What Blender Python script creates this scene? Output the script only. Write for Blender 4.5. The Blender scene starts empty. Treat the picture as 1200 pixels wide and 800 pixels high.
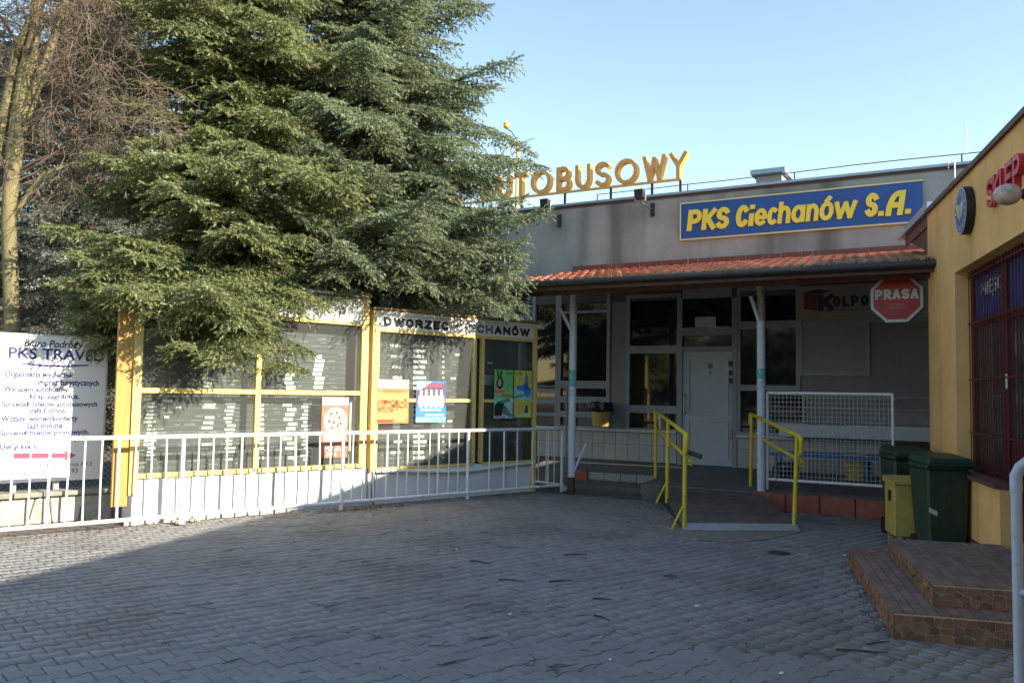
import bpy, bmesh, math, random
import numpy as np
from mathutils import Vector, Matrix
random.seed(7)
RNG = np.random.default_rng(11)
R = math.radians
scene = bpy.context.scene
COL = scene.collection

# ------------------------------------------------------------------ camera
F = 1000.0                       # focal length in photo pixels (photo is 1200 x 800)
CAM = Vector((0, 0, 1.65))
PITCH, ROLL = math.atan(60 / F), 0.0167
cam = bpy.data.cameras.new('camera')
cam.lens, cam.sensor_width, cam.clip_end, cam.clip_start = 36 * F / 1200, 36, 2000, 0.05
camo = bpy.data.objects.new('camera', cam)
CAMROT = Matrix.Rotation(math.pi / 2 + PITCH, 4, 'X') @ Matrix.Rotation(ROLL, 4, 'Z')
camo.matrix_world = Matrix.Translation(CAM) @ CAMROT
COL.objects.link(camo)
scene.camera = camo

# ------------------------------------------------------------------ light
SUN_AZ = math.atan2(0.887, -0.46)          # clockwise from +Y
SUN_EL = R(26)
world = bpy.data.worlds.new('World')
scene.world = world
world.use_nodes = True
nt = world.node_tree
bg = nt.nodes['Background']
sky = nt.nodes.new('ShaderNodeTexSky')
sky.sky_type = 'NISHITA'
sky.sun_disc = False
sky.sun_elevation = SUN_EL
sky.sun_rotation = SUN_AZ
sky.air_density = 1.35
sky.dust_density = 0.0
sky.ozone_density = 1.0
bg.inputs['Strength'].default_value = 0.13
nt.links.new(sky.outputs[0], bg.inputs[0])
sl = bpy.data.lights.new('sun', 'SUN')
sl.energy, sl.angle, sl.color = 5.0, R(0.53), (1.0, 0.88, 0.72)
slo = bpy.data.objects.new('sun', sl)
sd = Vector((math.sin(SUN_AZ) * math.cos(SUN_EL), math.cos(SUN_AZ) * math.cos(SUN_EL), math.sin(SUN_EL)))
slo.rotation_euler = (-sd).to_track_quat('-Z', 'Y').to_euler()
slo.location = (20, -10, 20)
COL.objects.link(slo)
scene.view_settings.view_transform = 'Standard'
scene.view_settings.look = 'None'
scene.view_settings.gamma = 1
scene.view_settings.use_curve_mapping = False
scene.view_settings.exposure = 1.15

# ------------------------------------------------------------------ surveying helpers
def ray(px, py):
    return (CAMROT.to_3x3() @ Vector(((px - 600) / F, -(py - 400) / F, -1))).normalized()

class Frame:
    """A building's own axes: x along its wall (to the right), y into it, z up."""
    def __init__(s, o, az):
        s.o = Vector(o); s.a = math.pi / 2 - az          # rotation of local x about z
        s.M = Matrix.Translation(s.o) @ Matrix.Rotation(s.a, 4, 'Z')
        s.I = s.M.inverted()
    def uz(s, px, py, y=0.0):
        d = s.I.to_3x3() @ ray(px, py); c = s.I @ CAM
        t = (y - c.y) / d.y; p = c + d * t
        return p.x, p.z
    def u(s, px, py, y=0.0): return s.uz(px, py, y)[0]
    def z(s, px, py, y=0.0): return s.uz(px, py, y)[1]
    def g(s, px, py, z=0.0):
        d = s.I.to_3x3() @ ray(px, py); c = s.I @ CAM
        t = (z - c.z) / d.z; p = c + d * t
        return p.x, p.y
    def w(s, x, y, z=0.0): return s.M @ Vector((x, y, z))

FA = Frame((3.55, 15.70, 0), R(90 + 29.7))       # bus station front: x (.869,-.495), y inward
DI = Frame((0.89, 14.60, 0), R(49.3))            # white railing and timetable cases
YE = Frame((4.54, 7.97, 0), R(180 + 15.5))       # shop wall: x towards the camera, y inward
WO = Frame((0, 0, 0), R(90))

# ------------------------------------------------------------------ materials
MATS = {}
def mat(name, base, rough=0.6, var=0.12, scale=6.0, bump=0.0, bscale=80.0, metal=0.0, spec=0.5,
        streak=None, rnd=0.0, dirt=None, stretch=(1, 1, 1)):
    if name in MATS: return MATS[name]
    m = bpy.data.materials.new(name); m.use_nodes = True
    n, l = m.node_tree.nodes, m.node_tree.links
    b = n['Principled BSDF']
    b.inputs['Roughness'].default_value = rough
    b.inputs['Metallic'].default_value = metal
    b.inputs['Specular IOR Level'].default_value = spec
    tc = n.new('ShaderNodeTexCoord')
    mp = n.new('ShaderNodeMapping'); mp.inputs['Scale'].default_value = stretch
    l.new(tc.outputs['Object'], mp.inputs[0])
    no = n.new('ShaderNodeTexNoise'); no.inputs['Scale'].default_value = scale; no.inputs['Detail'].default_value = 6
    no.inputs['Roughness'].default_value = 0.65
    l.new(mp.outputs[0], no.inputs['Vector'])
    cr = n.new('ShaderNodeValToRGB')
    cr.color_ramp.elements[0].position, cr.color_ramp.elements[1].position = 0.3, 0.7
    cr.color_ramp.elements[0].color = [max(0, c * (1 - var)) for c in base] + [1]
    cr.color_ramp.elements[1].color = [min(1, c * (1 + var)) for c in base] + [1]
    l.new(no.outputs[0], cr.inputs[0])
    out = cr.outputs[0]
    def mixin(fac_sock, color, out):
        mx = n.new('ShaderNodeMix'); mx.data_type = 'RGBA'
        l.new(fac_sock, mx.inputs[0]); l.new(out, mx.inputs[6]); mx.inputs[7].default_value = list(color) + [1]
        return mx.outputs[2]
    def noisefac(sc, st, lo, hi, detail=5, mul=1.0):
        m2 = n.new('ShaderNodeMapping'); m2.inputs['Scale'].default_value = st
        l.new(tc.outputs['Object'], m2.inputs[0])
        n2 = n.new('ShaderNodeTexNoise'); n2.inputs['Scale'].default_value = sc; n2.inputs['Detail'].default_value = detail
        l.new(m2.outputs[0], n2.inputs['Vector'])
        mr = n.new('ShaderNodeMapRange'); mr.inputs[1].default_value = lo; mr.inputs[2].default_value = hi
        mr.inputs[4].default_value = mul
        l.new(n2.outputs[0], mr.inputs[0])
        return mr.outputs[0]
    if streak:                                   # (colour, scale, lo, hi, amount): vertical run-off marks
        out = mixin(noisefac(streak[1], (1, 1, 0.08), streak[2], streak[3], 5, streak[4]), streak[0], out)
    if dirt:                                     # (colour, scale, lo, hi, amount)
        out = mixin(noisefac(dirt[1], (1, 1, 1), dirt[2], dirt[3], 8, dirt[4]), dirt[0], out)
    if rnd:
        oi = n.new('ShaderNodeObjectInfo')
        mr = n.new('ShaderNodeMapRange'); mr.inputs[3].default_value = 1 - rnd; mr.inputs[4].default_value = 1 + rnd
        l.new(oi.outputs['Random'], mr.inputs[0])
        hs = n.new('ShaderNodeHueSaturation'); l.new(mr.outputs[0], hs.inputs['Value']); l.new(out, hs.inputs['Color'])
        out = hs.outputs[0]
    l.new(out, b.inputs['Base Color'])
    if bump:
        nb = n.new('ShaderNodeTexNoise'); nb.inputs['Scale'].default_value = bscale; nb.inputs['Detail'].default_value = 4
        l.new(tc.outputs['Object'], nb.inputs['Vector'])
        bp = n.new('ShaderNodeBump'); bp.inputs['Strength'].default_value = bump; bp.inputs['Distance'].default_value = 0.02
        l.new(nb.outputs[0], bp.inputs['Height']); l.new(bp.outputs[0], b.inputs['Normal'])
    MATS[name] = m
    return m

def glass_mat(name, tint=(0.9, 0.95, 0.93), refl=0.12):
    m = bpy.data.materials.new(name); m.use_nodes = True
    n, l = m.node_tree.nodes, m.node_tree.links
    n.remove(n['Principled BSDF'])
    tr = n.new('ShaderNodeBsdfTransparent'); tr.inputs[0].default_value = list(tint) + [1]
    gl = n.new('ShaderNodeBsdfGlossy'); gl.inputs['Roughness'].default_value = 0.03
    di = n.new('ShaderNodeBsdfDiffuse'); di.inputs[0].default_value = (0.5, 0.5, 0.48, 1)
    fr = n.new('ShaderNodeFresnel'); fr.inputs[0].default_value = 1.5
    mx = n.new('ShaderNodeMixShader'); l.new(fr.outputs[0], mx.inputs[0]); l.new(tr.outputs[0], mx.inputs[1]); l.new(gl.outputs[0], mx.inputs[2])
    m2 = n.new('ShaderNodeMixShader'); m2.inputs[0].default_value = refl * 0.5
    l.new(mx.outputs[0], m2.inputs[1]); l.new(di.outputs[0], m2.inputs[2])
    l.new(m2.outputs[0], n['Material Output'].inputs[0])
    MATS[name] = m
    return m

def needle_mat(name, base, var=.35):
    m = mat(name, base, .55, var, 1.6, spec=.3)
    n, l = m.node_tree.nodes, m.node_tree.links
    b = n['Principled BSDF']; src = b.inputs['Base Color'].links[0].from_socket
    tr = n.new('ShaderNodeBsdfTranslucent'); l.new(src, tr.inputs[0])
    mx = n.new('ShaderNodeMixShader'); mx.inputs[0].default_value = .3
    l.new(b.outputs[0], mx.inputs[1]); l.new(tr.outputs[0], mx.inputs[2]); l.new(mx.outputs[0], n['Material Output'].inputs[0])
    return m
paver_m = mat('paver concrete', (0.222, 0.217, 0.210), 0.8, 0.16, 5, 0.18, 160, rnd=0.10, dirt=((0.10, 0.09, 0.08), 0.9, 0.47, 0.72, 0.65))
joint_m = mat('joint sand', (0.12, 0.108, 0.092), 0.95, 0.3, 20, 0.4, 120)
white_paint = mat('white paint', (0.78, 0.78, 0.76), 0.45, 0.10, 9, 0.08, 60, dirt=((0.28, 0.20, 0.14), 11, 0.61, 0.74, 0.75))
white_panel = mat('white panel', (0.70, 0.71, 0.71), 0.5, 0.06, 3, 0.03, 40, streak=((0.42, 0.42, 0.40), 7, 0.55, 0.8, 0.5))
frame_yel = mat('yellow frame paint', (0.78, 0.57, 0.19), 0.5, 0.16, 12, 0.08, 90, dirt=((0.30, 0.15, 0.05), 16, 0.63, 0.74, 0.85))
wood_or = mat('orange wood', (0.47, 0.28, 0.07), 0.55, 0.2, 3, 0.05, 60, stretch=(6, 6, 0.6))
rail_yel = mat('yellow rail paint', (0.62, 0.49, 0.03), 0.45, 0.16, 14, 0.05, 80, dirt=((0.25, 0.16, 0.05), 22, 0.64, 0.75, 0.7))
render_grey = mat('grey render', (0.33, 0.355, 0.345), 0.9, 0.10, 2.2, 0.3, 90, streak=((0.085, 0.088, 0.09), 1.5, 0.5, 0.72, 0.75), dirt=((0.14, 0.14, 0.14), 1.2, 0.45, 0.7, 0.55))
wall_grey = mat('grey wall panels', (0.20, 0.198, 0.19), 0.8, 0.08, 3, 0.12, 70)
frame_grey = mat('grey frame paint', (0.25, 0.26, 0.27), 0.55, 0.08, 6, 0.05, 60)
door_m = mat('grey door', (0.37, 0.40, 0.44), 0.5, 0.07, 4, 0.04, 50, dirt=((0.25, 0.25, 0.25), 9, 0.65, 0.8, 0.4))
dark_pane = mat('dark pane', (0.012, 0.013, 0.014), 0.04, 0.5, 4, spec=1.0)
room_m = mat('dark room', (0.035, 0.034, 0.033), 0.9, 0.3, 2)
tile_red = mat('roof tile clay', (0.50, 0.175, 0.10), 0.75, 0.25, 9, 0.2, 90, rnd=0.3, dirt=((0.12, 0.07, 0.055), 6, 0.5, 0.72, 0.75))
flash_red = mat('red flashing', (0.20, 0.055, 0.04), 0.6, 0.2, 6, 0.05)
zinc = mat('zinc coping', (0.34, 0.44, 0.56), 0.42, 0.1, 5, 0.05, metal=0.35)
dark_metal = mat('dark metal', (0.028, 0.027, 0.027), 0.5, 0.3, 12, 0.05)
brown_dark = mat('brown boards', (0.075, 0.035, 0.026), 0.6, 0.25, 8, 0.08)
soffit_m = mat('soffit boards', (0.09, 0.075, 0.065), 0.8, 0.25, 5, 0.1)
floor_m = mat('porch concrete', (0.13, 0.122, 0.115), 0.85, 0.25, 3, 0.25, 110)
plank_m = mat('ramp planks', (0.115, 0.095, 0.078), 0.8, 0.3, 4, 0.3, 60, rnd=0.2)
steel_m = mat('galvanised steel', (0.42, 0.43, 0.44), 0.5, 0.2, 20, 0.1, 50, metal=0.6)
plinth_tile = mat('pale glazed tile', (0.36, 0.35, 0.345), 0.35, 0.08, 8, 0.03, rnd=0.09, dirt=((0.25, 0.22, 0.2), 5, 0.55, 0.8, 0.4))
grout = mat('dark grout', (0.10, 0.095, 0.09), 0.9, 0.2, 20)
kerb_red = mat('red painted kerb', (0.26, 0.075, 0.05), 0.75, 0.25, 8, 0.2, 70, rnd=0.1)
kerb_tile = mat('speckled kerb tile', (0.30, 0.29, 0.26), 0.6, 0.9, 42, 0.1, 60, rnd=0.1)
sign_blue = mat('blue sign face', (0.018, 0.085, 0.33), 0.45, 0.07, 2)
sign_yel = mat('yellow letters', (0.86, 0.70, 0.07), 0.45, 0.06, 5)
pale_yel = mat('pale yellow edging', (0.72, 0.68, 0.30), 0.5, 0.1, 5)
letter_or = mat('golden letters', (0.88, 0.50, 0.08), 0.5, 0.14, 3, 0.03)
letter_face = mat('shade toned letter face', (0.72, 0.41, 0.14), 0.6, 0.18, 5, 0.03, dirt=((0.22, 0.10, 0.05), 5, 0.62, 0.76, 0.6))  # shade on the letter fronts put into the colour, duller than the sunlit sides
shop_yel = mat('ochre render', (0.77, 0.47, 0.18), 0.85, 0.10, 1.8, 0.4, 60, streak=((0.36, 0.22, 0.09), 3, 0.52, 0.8, 0.55), dirt=((0.40, 0.26, 0.11), 1.3, 0.5, 0.75, 0.45))
shop_red = mat('dark red paint', (0.075, 0.010, 0.010), 0.45, 0.2, 10, 0.05)
letter_red = mat('crimson letters', (0.48, 0.022, 0.035), 0.4, 0.08, 4)
black_m = mat('black', (0.012, 0.012, 0.013), 0.5, 0.2, 6)
ink_m = mat('black print', (0.02, 0.02, 0.022), 0.6, 0.1, 6)
ink_grey = mat('faded black print', (0.19, 0.19, 0.19), 0.6, 0.2, 6)
ink_navy = mat('navy print', (0.028, 0.035, 0.17), 0.6, 0.25, 12)
ink_red = mat('red print', (0.70, 0.06, 0.12), 0.6, 0.1, 12)
ink_white = mat('white print', (0.8, 0.8, 0.8), 0.6, 0.05, 12)
paper = mat('white paper', (0.75, 0.75, 0.73), 0.7, 0.08, 20)
board_white = mat('white board', (0.80, 0.77, 0.73), 0.5, 0.04, 2)
board_grey = mat('timetable grey', (0.075, 0.075, 0.077), 0.5, 0.12, 3)
board_dark = mat('timetable dark', (0.03, 0.033, 0.04), 0.5, 0.2, 6)
prasa_red = mat('sign red', (0.30, 0.010, 0.012), 0.4, 0.08, 4)
grey_white = mat('dull white', (0.47, 0.48, 0.48), 0.5, 0.08, 6)
kolp_m = mat('cream sign', (0.28, 0.255, 0.205), 0.55, 0.06, 4)
bin_green = mat('bin green plastic', (0.014, 0.042, 0.025), 0.45, 0.15, 6, 0.05, 60, dirt=((0.07, 0.08, 0.06), 6, 0.55, 0.8, 0.35))
bin_yel = mat('dull yellow box', (0.42, 0.31, 0.075), 0.6, 0.15, 5, 0.06, 60, dirt=((0.22, 0.15, 0.05), 7, 0.6, 0.8, 0.6))
step_tile = mat('step tile', (0.22, 0.135, 0.108), 0.7, 0.22, 12, 0.15, 90, rnd=0.22)
step_stone = mat('mosaic stone', (0.19, 0.095, 0.06), 0.7, 0.25, 14, 0.2, 70, rnd=0.3)
mortar = mat('pale mortar', (0.46, 0.36, 0.26), 0.9, 0.15, 20, 0.2, 80)
pole_grey = mat('blue grey pole paint', (0.36, 0.41, 0.50), 0.5, 0.12, 10, 0.05, 60, dirt=((0.12, 0.1, 0.1), 18, 0.66, 0.76, 0.7))
post_white = mat('white post paint', (0.56, 0.60, 0.66), 0.5, 0.12, 12, 0.08, 60, dirt=((0.07, 0.06, 0.06), 12, 0.68, 0.74, 0.9))
sticker_m = mat('faded green sticker', (0.16, 0.42, 0.40), 0.5, 0.5, 22)
blue_steel = mat('blue steel', (0.03, 0.11, 0.33), 0.5, 0.2, 10)
stone_m = mat('pale field stone', (0.46, 0.42, 0.36), 0.85, 0.25, 7, 0.5, 40, rnd=0.22, dirt=((0.20, 0.18, 0.15), 5, 0.55, 0.75, 0.6))
cap_m = mat('mossy slab', (0.24, 0.235, 0.19), 0.9, 0.25, 8, 0.4, 60, rnd=0.15)
bark_m = mat('spruce bark', (0.085, 0.062, 0.045), 0.9, 0.3, 8, 0.6, 30)
lichen_bark = mat('lichen bark', (0.21, 0.18, 0.085), 0.9, 0.35, 5, 0.6, 40, stretch=(1, 1, 0.3))
twig_m = mat('reddish twigs', (0.15, 0.112, 0.08), 0.85, 0.3, 4)
needle_a = [needle_mat('spruce needles', (0.20, 0.235, 0.095)), needle_mat('pale spruce needles', (0.29, 0.31, 0.145))]
needle_b = [needle_mat('blue spruce needles', (0.175, 0.225, 0.125)), needle_mat('pale blue spruce needles', (0.26, 0.305, 0.185))]
needle_c = needle_mat('dull spruce needles', (0.17, 0.18, 0.14))
bag_m = mat('black bag', (0.014, 0.014, 0.016), 0.25, 0.2, 10, 0.5, 20)
straw = mat('dry grass', (0.36, 0.29, 0.19), 0.9, 0.3, 30)
leaf_m = mat('dead leaves', (0.16, 0.085, 0.045), 0.9, 0.4, 30)
stick_m = mat('dead stick', (0.055, 0.042, 0.035), 0.9, 0.3, 10)
lamp_globe = mat('dirty lamp globe', (0.46, 0.38, 0.35), 0.2, 0.35, 16, 0.02)
glass = glass_mat('display glass')
glass_dirty = glass_mat('shop glass', (0.75, 0.75, 0.75), 0.1)

# ------------------------------------------------------------------ mesh building
class MB:
    def __init__(s): s.v, s.f, s.m = [], [], []; s.mi = 0
    def add(s, vs, fs):
        k = len(s.v); s.v += [tuple(p) for p in vs]; s.f += [tuple(k + i for i in f) for f in fs]; s.m += [s.mi] * len(fs); return s
    def box(s, x0, x1, y0, y1, z0, z1):
        if x0 > x1: x0, x1 = x1, x0
        if y0 > y1: y0, y1 = y1, y0
        if z0 > z1: z0, z1 = z1, z0
        return s.hexa([(x0, y0, z0), (x1, y0, z0), (x1, y1, z0), (x0, y1, z0), (x0, y0, z1), (x1, y0, z1), (x1, y1, z1), (x0, y1, z1)])
    def hexa(s, p):
        return s.add(p, [(3, 2, 1, 0), (4, 5, 6, 7), (0, 1, 5, 4), (1, 2, 6, 5), (2, 3, 7, 6), (3, 0, 4, 7)])
    def tube(s, pts, r, n=8, cap=True):
        pts = [Vector(p) for p in pts]
        rs = r if isinstance(r, (list, tuple)) else [r] * len(pts)
        k = len(s.v); up = None
        for i, p in enumerate(pts):
            a = pts[max(i - 1, 0)]; b = pts[min(i + 1, len(pts) - 1)]
            d = (b - a).normalized() if (b - a).length > 1e-9 else Vector((0, 0, 1))
            if up is None or abs(up.dot(d)) > 0.98: up = Vector((0, 0, 1)) if abs(d.z) < 0.9 else Vector((1, 0, 0))
            x = d.cross(up).normalized(); y = x.cross(d).normalized(); up = y
            for j in range(n):
                t = 2 * math.pi * (j + 0.5) / n
                q = p + x * (rs[i] * math.cos(t)) + y * (rs[i] * math.sin(t)); s.v.append(tuple(q))
        for i in range(len(pts) - 1):
            for j in range(n):
                s.f.append((k + i * n + j, k + i * n + (j + 1) % n, k + (i + 1) * n + (j + 1) % n, k + (i + 1) * n + j)); s.m.append(s.mi)
        if cap:
            s.f.append(tuple(k + j for j in reversed(range(n)))); s.m.append(s.mi)
            s.f.append(tuple(k + (len(pts) - 1) * n + j for j in range(n))); s.m.append(s.mi)
        return s
    def prism(s, poly, p0, ex, ey, ez):
        """extrude polygon (a,b) in plane p0+a*ex+b*ey along vector ez"""
        p0, ex, ey, ez = map(Vector, (p0, ex, ey, ez)); n = len(poly)
        A = [p0 + ex * a + ey * b for a, b in poly]
        return s.add(A + [p + ez for p in A], [tuple(reversed(range(n))), tuple(range(n, 2 * n))] + [(i, (i + 1) % n, n + (i + 1) % n, n + i) for i in range(n)])
    def lathe(s, prof, n=16, c=(0, 0, 0)):
        k = len(s.v)
        for r, z in prof:
            for j in range(n):
                t = 2 * math.pi * j / n; s.v.append((c[0] + r * math.cos(t), c[1] + r * math.sin(t), c[2] + z))
        for i in range(len(prof) - 1):
            for j in range(n):
                s.f.append((k + i * n + j, k + i * n + (j + 1) % n, k + (i + 1) * n + (j + 1) % n, k + (i + 1) * n + j)); s.m.append(s.mi)
        s.f.append(tuple(k + j for j in reversed(range(n)))); s.m.append(s.mi)
        s.f.append(tuple(k + (len(prof) - 1) * n + j for j in range(n))); s.m.append(s.mi)
        return s
    def mesh(s, name, mats, off=(0, 0, 0), smooth=False, bevel=0):
        me = bpy.data.meshes.new(name)
        ox, oy, oz = off
        me.from_pydata([(x - ox, y - oy, z - oz) for x, y, z in s.v], [], s.f)
        mats = mats if isinstance(mats, (list, tuple)) else [mats]
        for m in mats: me.materials.append(m)
        if len(mats) > 1: me.polygons.foreach_set('material_index', s.m)
        bm = bmesh.new(); bm.from_mesh(me)
        if bevel:
            bmesh.ops.remove_doubles(bm, verts=bm.verts, dist=1e-5)
            bmesh.ops.bevel(bm, geom=[e for e in bm.edges if len(e.link_faces) == 2 and e.calc_face_angle(0) > 0.5], offset=bevel, segments=1, affect='EDGES', clamp_overlap=True)
        bmesh.ops.recalc_face_normals(bm, faces=bm.faces)
        bm.to_mesh(me); bm.free()
        if smooth:
            me.polygons.foreach_set('use_smooth', [True] * len(me.polygons))
            try: me.set_sharp_from_angle(angle=R(40))
            except Exception: pass
        return me

OFF = {}
def thing(name, label, cat, fr, loc, group=None, kind=None):
    """Empty at a thing's base; parts are then modelled in the frame's coordinates."""
    o = bpy.data.objects.new(name, None); COL.objects.link(o)
    o.empty_display_size = 0.1
    o.location = fr.w(*loc); o.rotation_euler = (0, 0, fr.a)
    if kind: o['kind'] = kind
    if label: o['label'] = label
    if cat: o['category'] = cat
    if group: o['group'] = group
    OFF[o.name] = Vector(loc)
    return o
def part(name, mb, m, parent, bevel=0, smooth=False, label=None, kind=None):
    off = OFF[parent.name]
    me = mb.mesh(name, m, off, smooth, bevel)
    return link(name, me, parent, label, kind)
def link(name, me, parent, label=None, kind=None, loc=None):
    o = bpy.data.objects.new(name, me); COL.objects.link(o); o.parent = parent
    if label: o['label'] = label
    if kind: o['kind'] = kind
    if parent is not None and parent.name in OFF: OFF[o.name] = OFF[parent.name]
    if loc is not None: o.location = Vector(loc) - OFF[parent.name] if parent is not None else Vector(loc)
    return o
def single(name, mb, m, fr, loc, label, cat, group=None, kind=None, bevel=0, smooth=False):
    me = mb.mesh(name, m, loc, smooth, bevel)
    o = bpy.data.objects.new(name, me); COL.objects.link(o)
    o.location = fr.w(*loc); o.rotation_euler = (0, 0, fr.a)
    if label: o['label'] = label
    if cat: o['category'] = cat
    if group: o['group'] = group
    if kind: o['kind'] = kind
    return o
def B(*a): return MB().box(*a)
def T(*a, **k): return MB().tube(*a, **k)

def text_data(body, extrude=0.0, bold=0.0, shear=0.0, res=3, bevel=0.0):
    cu = bpy.data.curves.new('text', 'FONT')
    cu.body, cu.size, cu.extrude, cu.offset, cu.shear, cu.resolution_u = body, 1.0, 0.0, bold, shear, res
    ob = bpy.data.objects.new('text', cu)
    me = bpy.data.meshes.new_from_object(ob)
    bpy.data.objects.remove(ob); bpy.data.curves.remove(cu)
    return me
def text_part(body, parent, m, x0, x1, z0, z1, y, depth=0.0, bold=0.0, shear=0.0, slope=0.0, name='lettering', side=None, face_dir=-1, lean=0.0, y1=None, cond=False):
    """text standing in a frame's x-z plane at local y, stretched to the box x0..x1, z0..z1; depth comes out towards -y"""
    me = text_data(body, 0, bold, shear)
    n = len(me.vertices)
    co = np.empty(n * 3); me.vertices.foreach_get('co', co); co = co.reshape(-1, 3)
    lo, hi = co.min(0), co.max(0)
    a = (co[:, 0] - lo[0]) / max(hi[0] - lo[0], 1e-6); b = (co[:, 1] - lo[1]) / max(hi[1] - lo[1], 1e-6)
    x = x0 + (x1 - x0) * a; z = z0 + (z1 - z0) * b + slope * (x - x0); x = x + lean * b * (z1 - z0)
    off = OFF[parent.name]
    bm = bmesh.new(); bm.from_mesh(me)
    bm.verts.ensure_lookup_table()
    for i, v in enumerate(bm.verts): v.co = (x[i] - off.x, y - off.y, z[i] - off.z)
    bmesh.ops.remove_doubles(bm, verts=bm.verts, dist=1e-5)
    if depth:
        r = bmesh.ops.extrude_face_region(bm, geom=bm.faces[:])
        for v in r['geom']:
            if isinstance(v, bmesh.types.BMVert): v.co.y -= depth
    bmesh.ops.recalc_face_normals(bm, faces=bm.faces)
    if not depth:
        for f in bm.faces:
            if f.normal.y > 0: f.normal_flip()
    if side:
        for f in bm.faces: f.material_index = 0 if abs(f.normal.y) > 0.6 else 1
    bm.to_mesh(me); bm.free()
    me.materials.clear(); me.materials.append(m)
    if side: me.materials.append(side)
    me.name = name
    return link(name, me, parent)

def arc(cx, cy, rx, ry, a0, a1, n=10):
    return [(cx + rx * math.cos(R(a0 + (a1 - a0) * k / n)), cy + ry * math.sin(R(a0 + (a1 - a0) * k / n))) for k in range(n + 1)]
GLYPH = {
 'A': [[(0, 0), (.5, 1), (1, 0)], [(.2, .34), (.8, .34)]], 'a2': [[(0, 0)] + arc(.75, .1, .75, .9, 170, 95, 8) + [(1, 1)], [(1, 1), (.92, 0)], [(.1, .42), (.95, .42)]],
 'B': [[(0, 0), (0, 1), (.5, 1)] + arc(.5, .76, .42, .24, 90, -90) + [(0, .52)], [(.5, .52)] + arc(.5, .26, .5, .26, 90, -90) + [(0, 0)]],
 'C': [arc(.55, .5, .55, .5, 42, 318, 16)], 'D': [[(0, 0), (0, 1), (.4, 1)] + arc(.4, .5, .6, .5, 90, -90, 14) + [(0, 0)]],
 'E': [[(1, 0), (0, 0), (0, 1), (1, 1)], [(0, .5), (.85, .5)]], 'H': [[(0, 0), (0, 1)], [(1, 0), (1, 1)], [(0, .5), (1, .5)]], 'I': [[(.5, 0), (.5, 1)]],
 'K': [[(0, 0), (0, 1)], [(1, 1), (.1, .42)], [(.3, .58), (1, 0)]], 'L': [[(0, 1), (0, 0), (1, 0)]], 'M': [[(0, 0), (0, 1), (.5, .35), (1, 1), (1, 0)]], 'N': [[(0, 0), (0, 1), (1, 0), (1, 1)]],
 'O': [arc(.5, .5, .5, .5, 0, 360, 24)], 'P': [[(0, 0), (0, 1), (.5, 1)] + arc(.5, .72, .5, .28, 90, -90) + [(0, .44)]],
 'R': [[(0, 0), (0, 1), (.5, 1)] + arc(.5, .73, .5, .27, 90, -90) + [(0, .46)], [(.45, .46), (1, 0)]],
 'S': [arc(.5, .75, .5, .25, 25, 270, 10) + arc(.5, .25, .5, .25, 90, -155, 10)[1:]], 'T': [[(0, 1), (1, 1)], [(.5, 1), (.5, 0)]],
 'U': [[(0, 1), (0, .4)] + arc(.5, .4, .5, .4, 180, 360, 12) + [(1, 1)]], 'W': [[(0, 1), (.25, 0), (.5, .92), (.75, 0), (1, 1)]],
 'Y': [[(0, 1), (.5, .45), (1, 1)], [(.5, .45), (.5, 0)]], 'Z': [[(0, 1), (1, 1), (0, 0), (1, 0)]], '.': [[(.5, 0), (.5, 1)]],
 'Ó': [arc(.5, .42, .5, .42, 0, 360, 24), [(.42, .93), (.65, 1.08)]],
 'c': [arc(.55, .5, .55, .5, 55, 305, 14)], 'e': [[(.02, .48)] + [(1, .48)] + arc(.5, .5, .5, .5, 0, 310, 16)], 'h': [[(0, 0), (0, 1)], [(0, .42)] + arc(.5, .42, .5, .33, 180, 0, 8) + [(1, 0)]],
 'a': [arc(.5, .5, .5, .5, 0, 360, 18), [(1, 1), (1, 0)]], 'n': [[(0, 0), (0, 1)], [(0, .5)] + arc(.5, .5, .5, .5, 180, 0, 8) + [(1, 0)]], 'o': [arc(.5, .5, .5, .5, 0, 360, 18)],
 'ó': [arc(.5, .36, .5, .36, 0, 360, 18), [(.45, .86), (.68, 1)]], 'w': [[(0, 1), (.22, 0), (.5, .95), (.78, 0), (1, 1)]], 'i': [[(.5, 0), (.5, .50)], [(.5, .97), (.5, 1)]],
}
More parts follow.
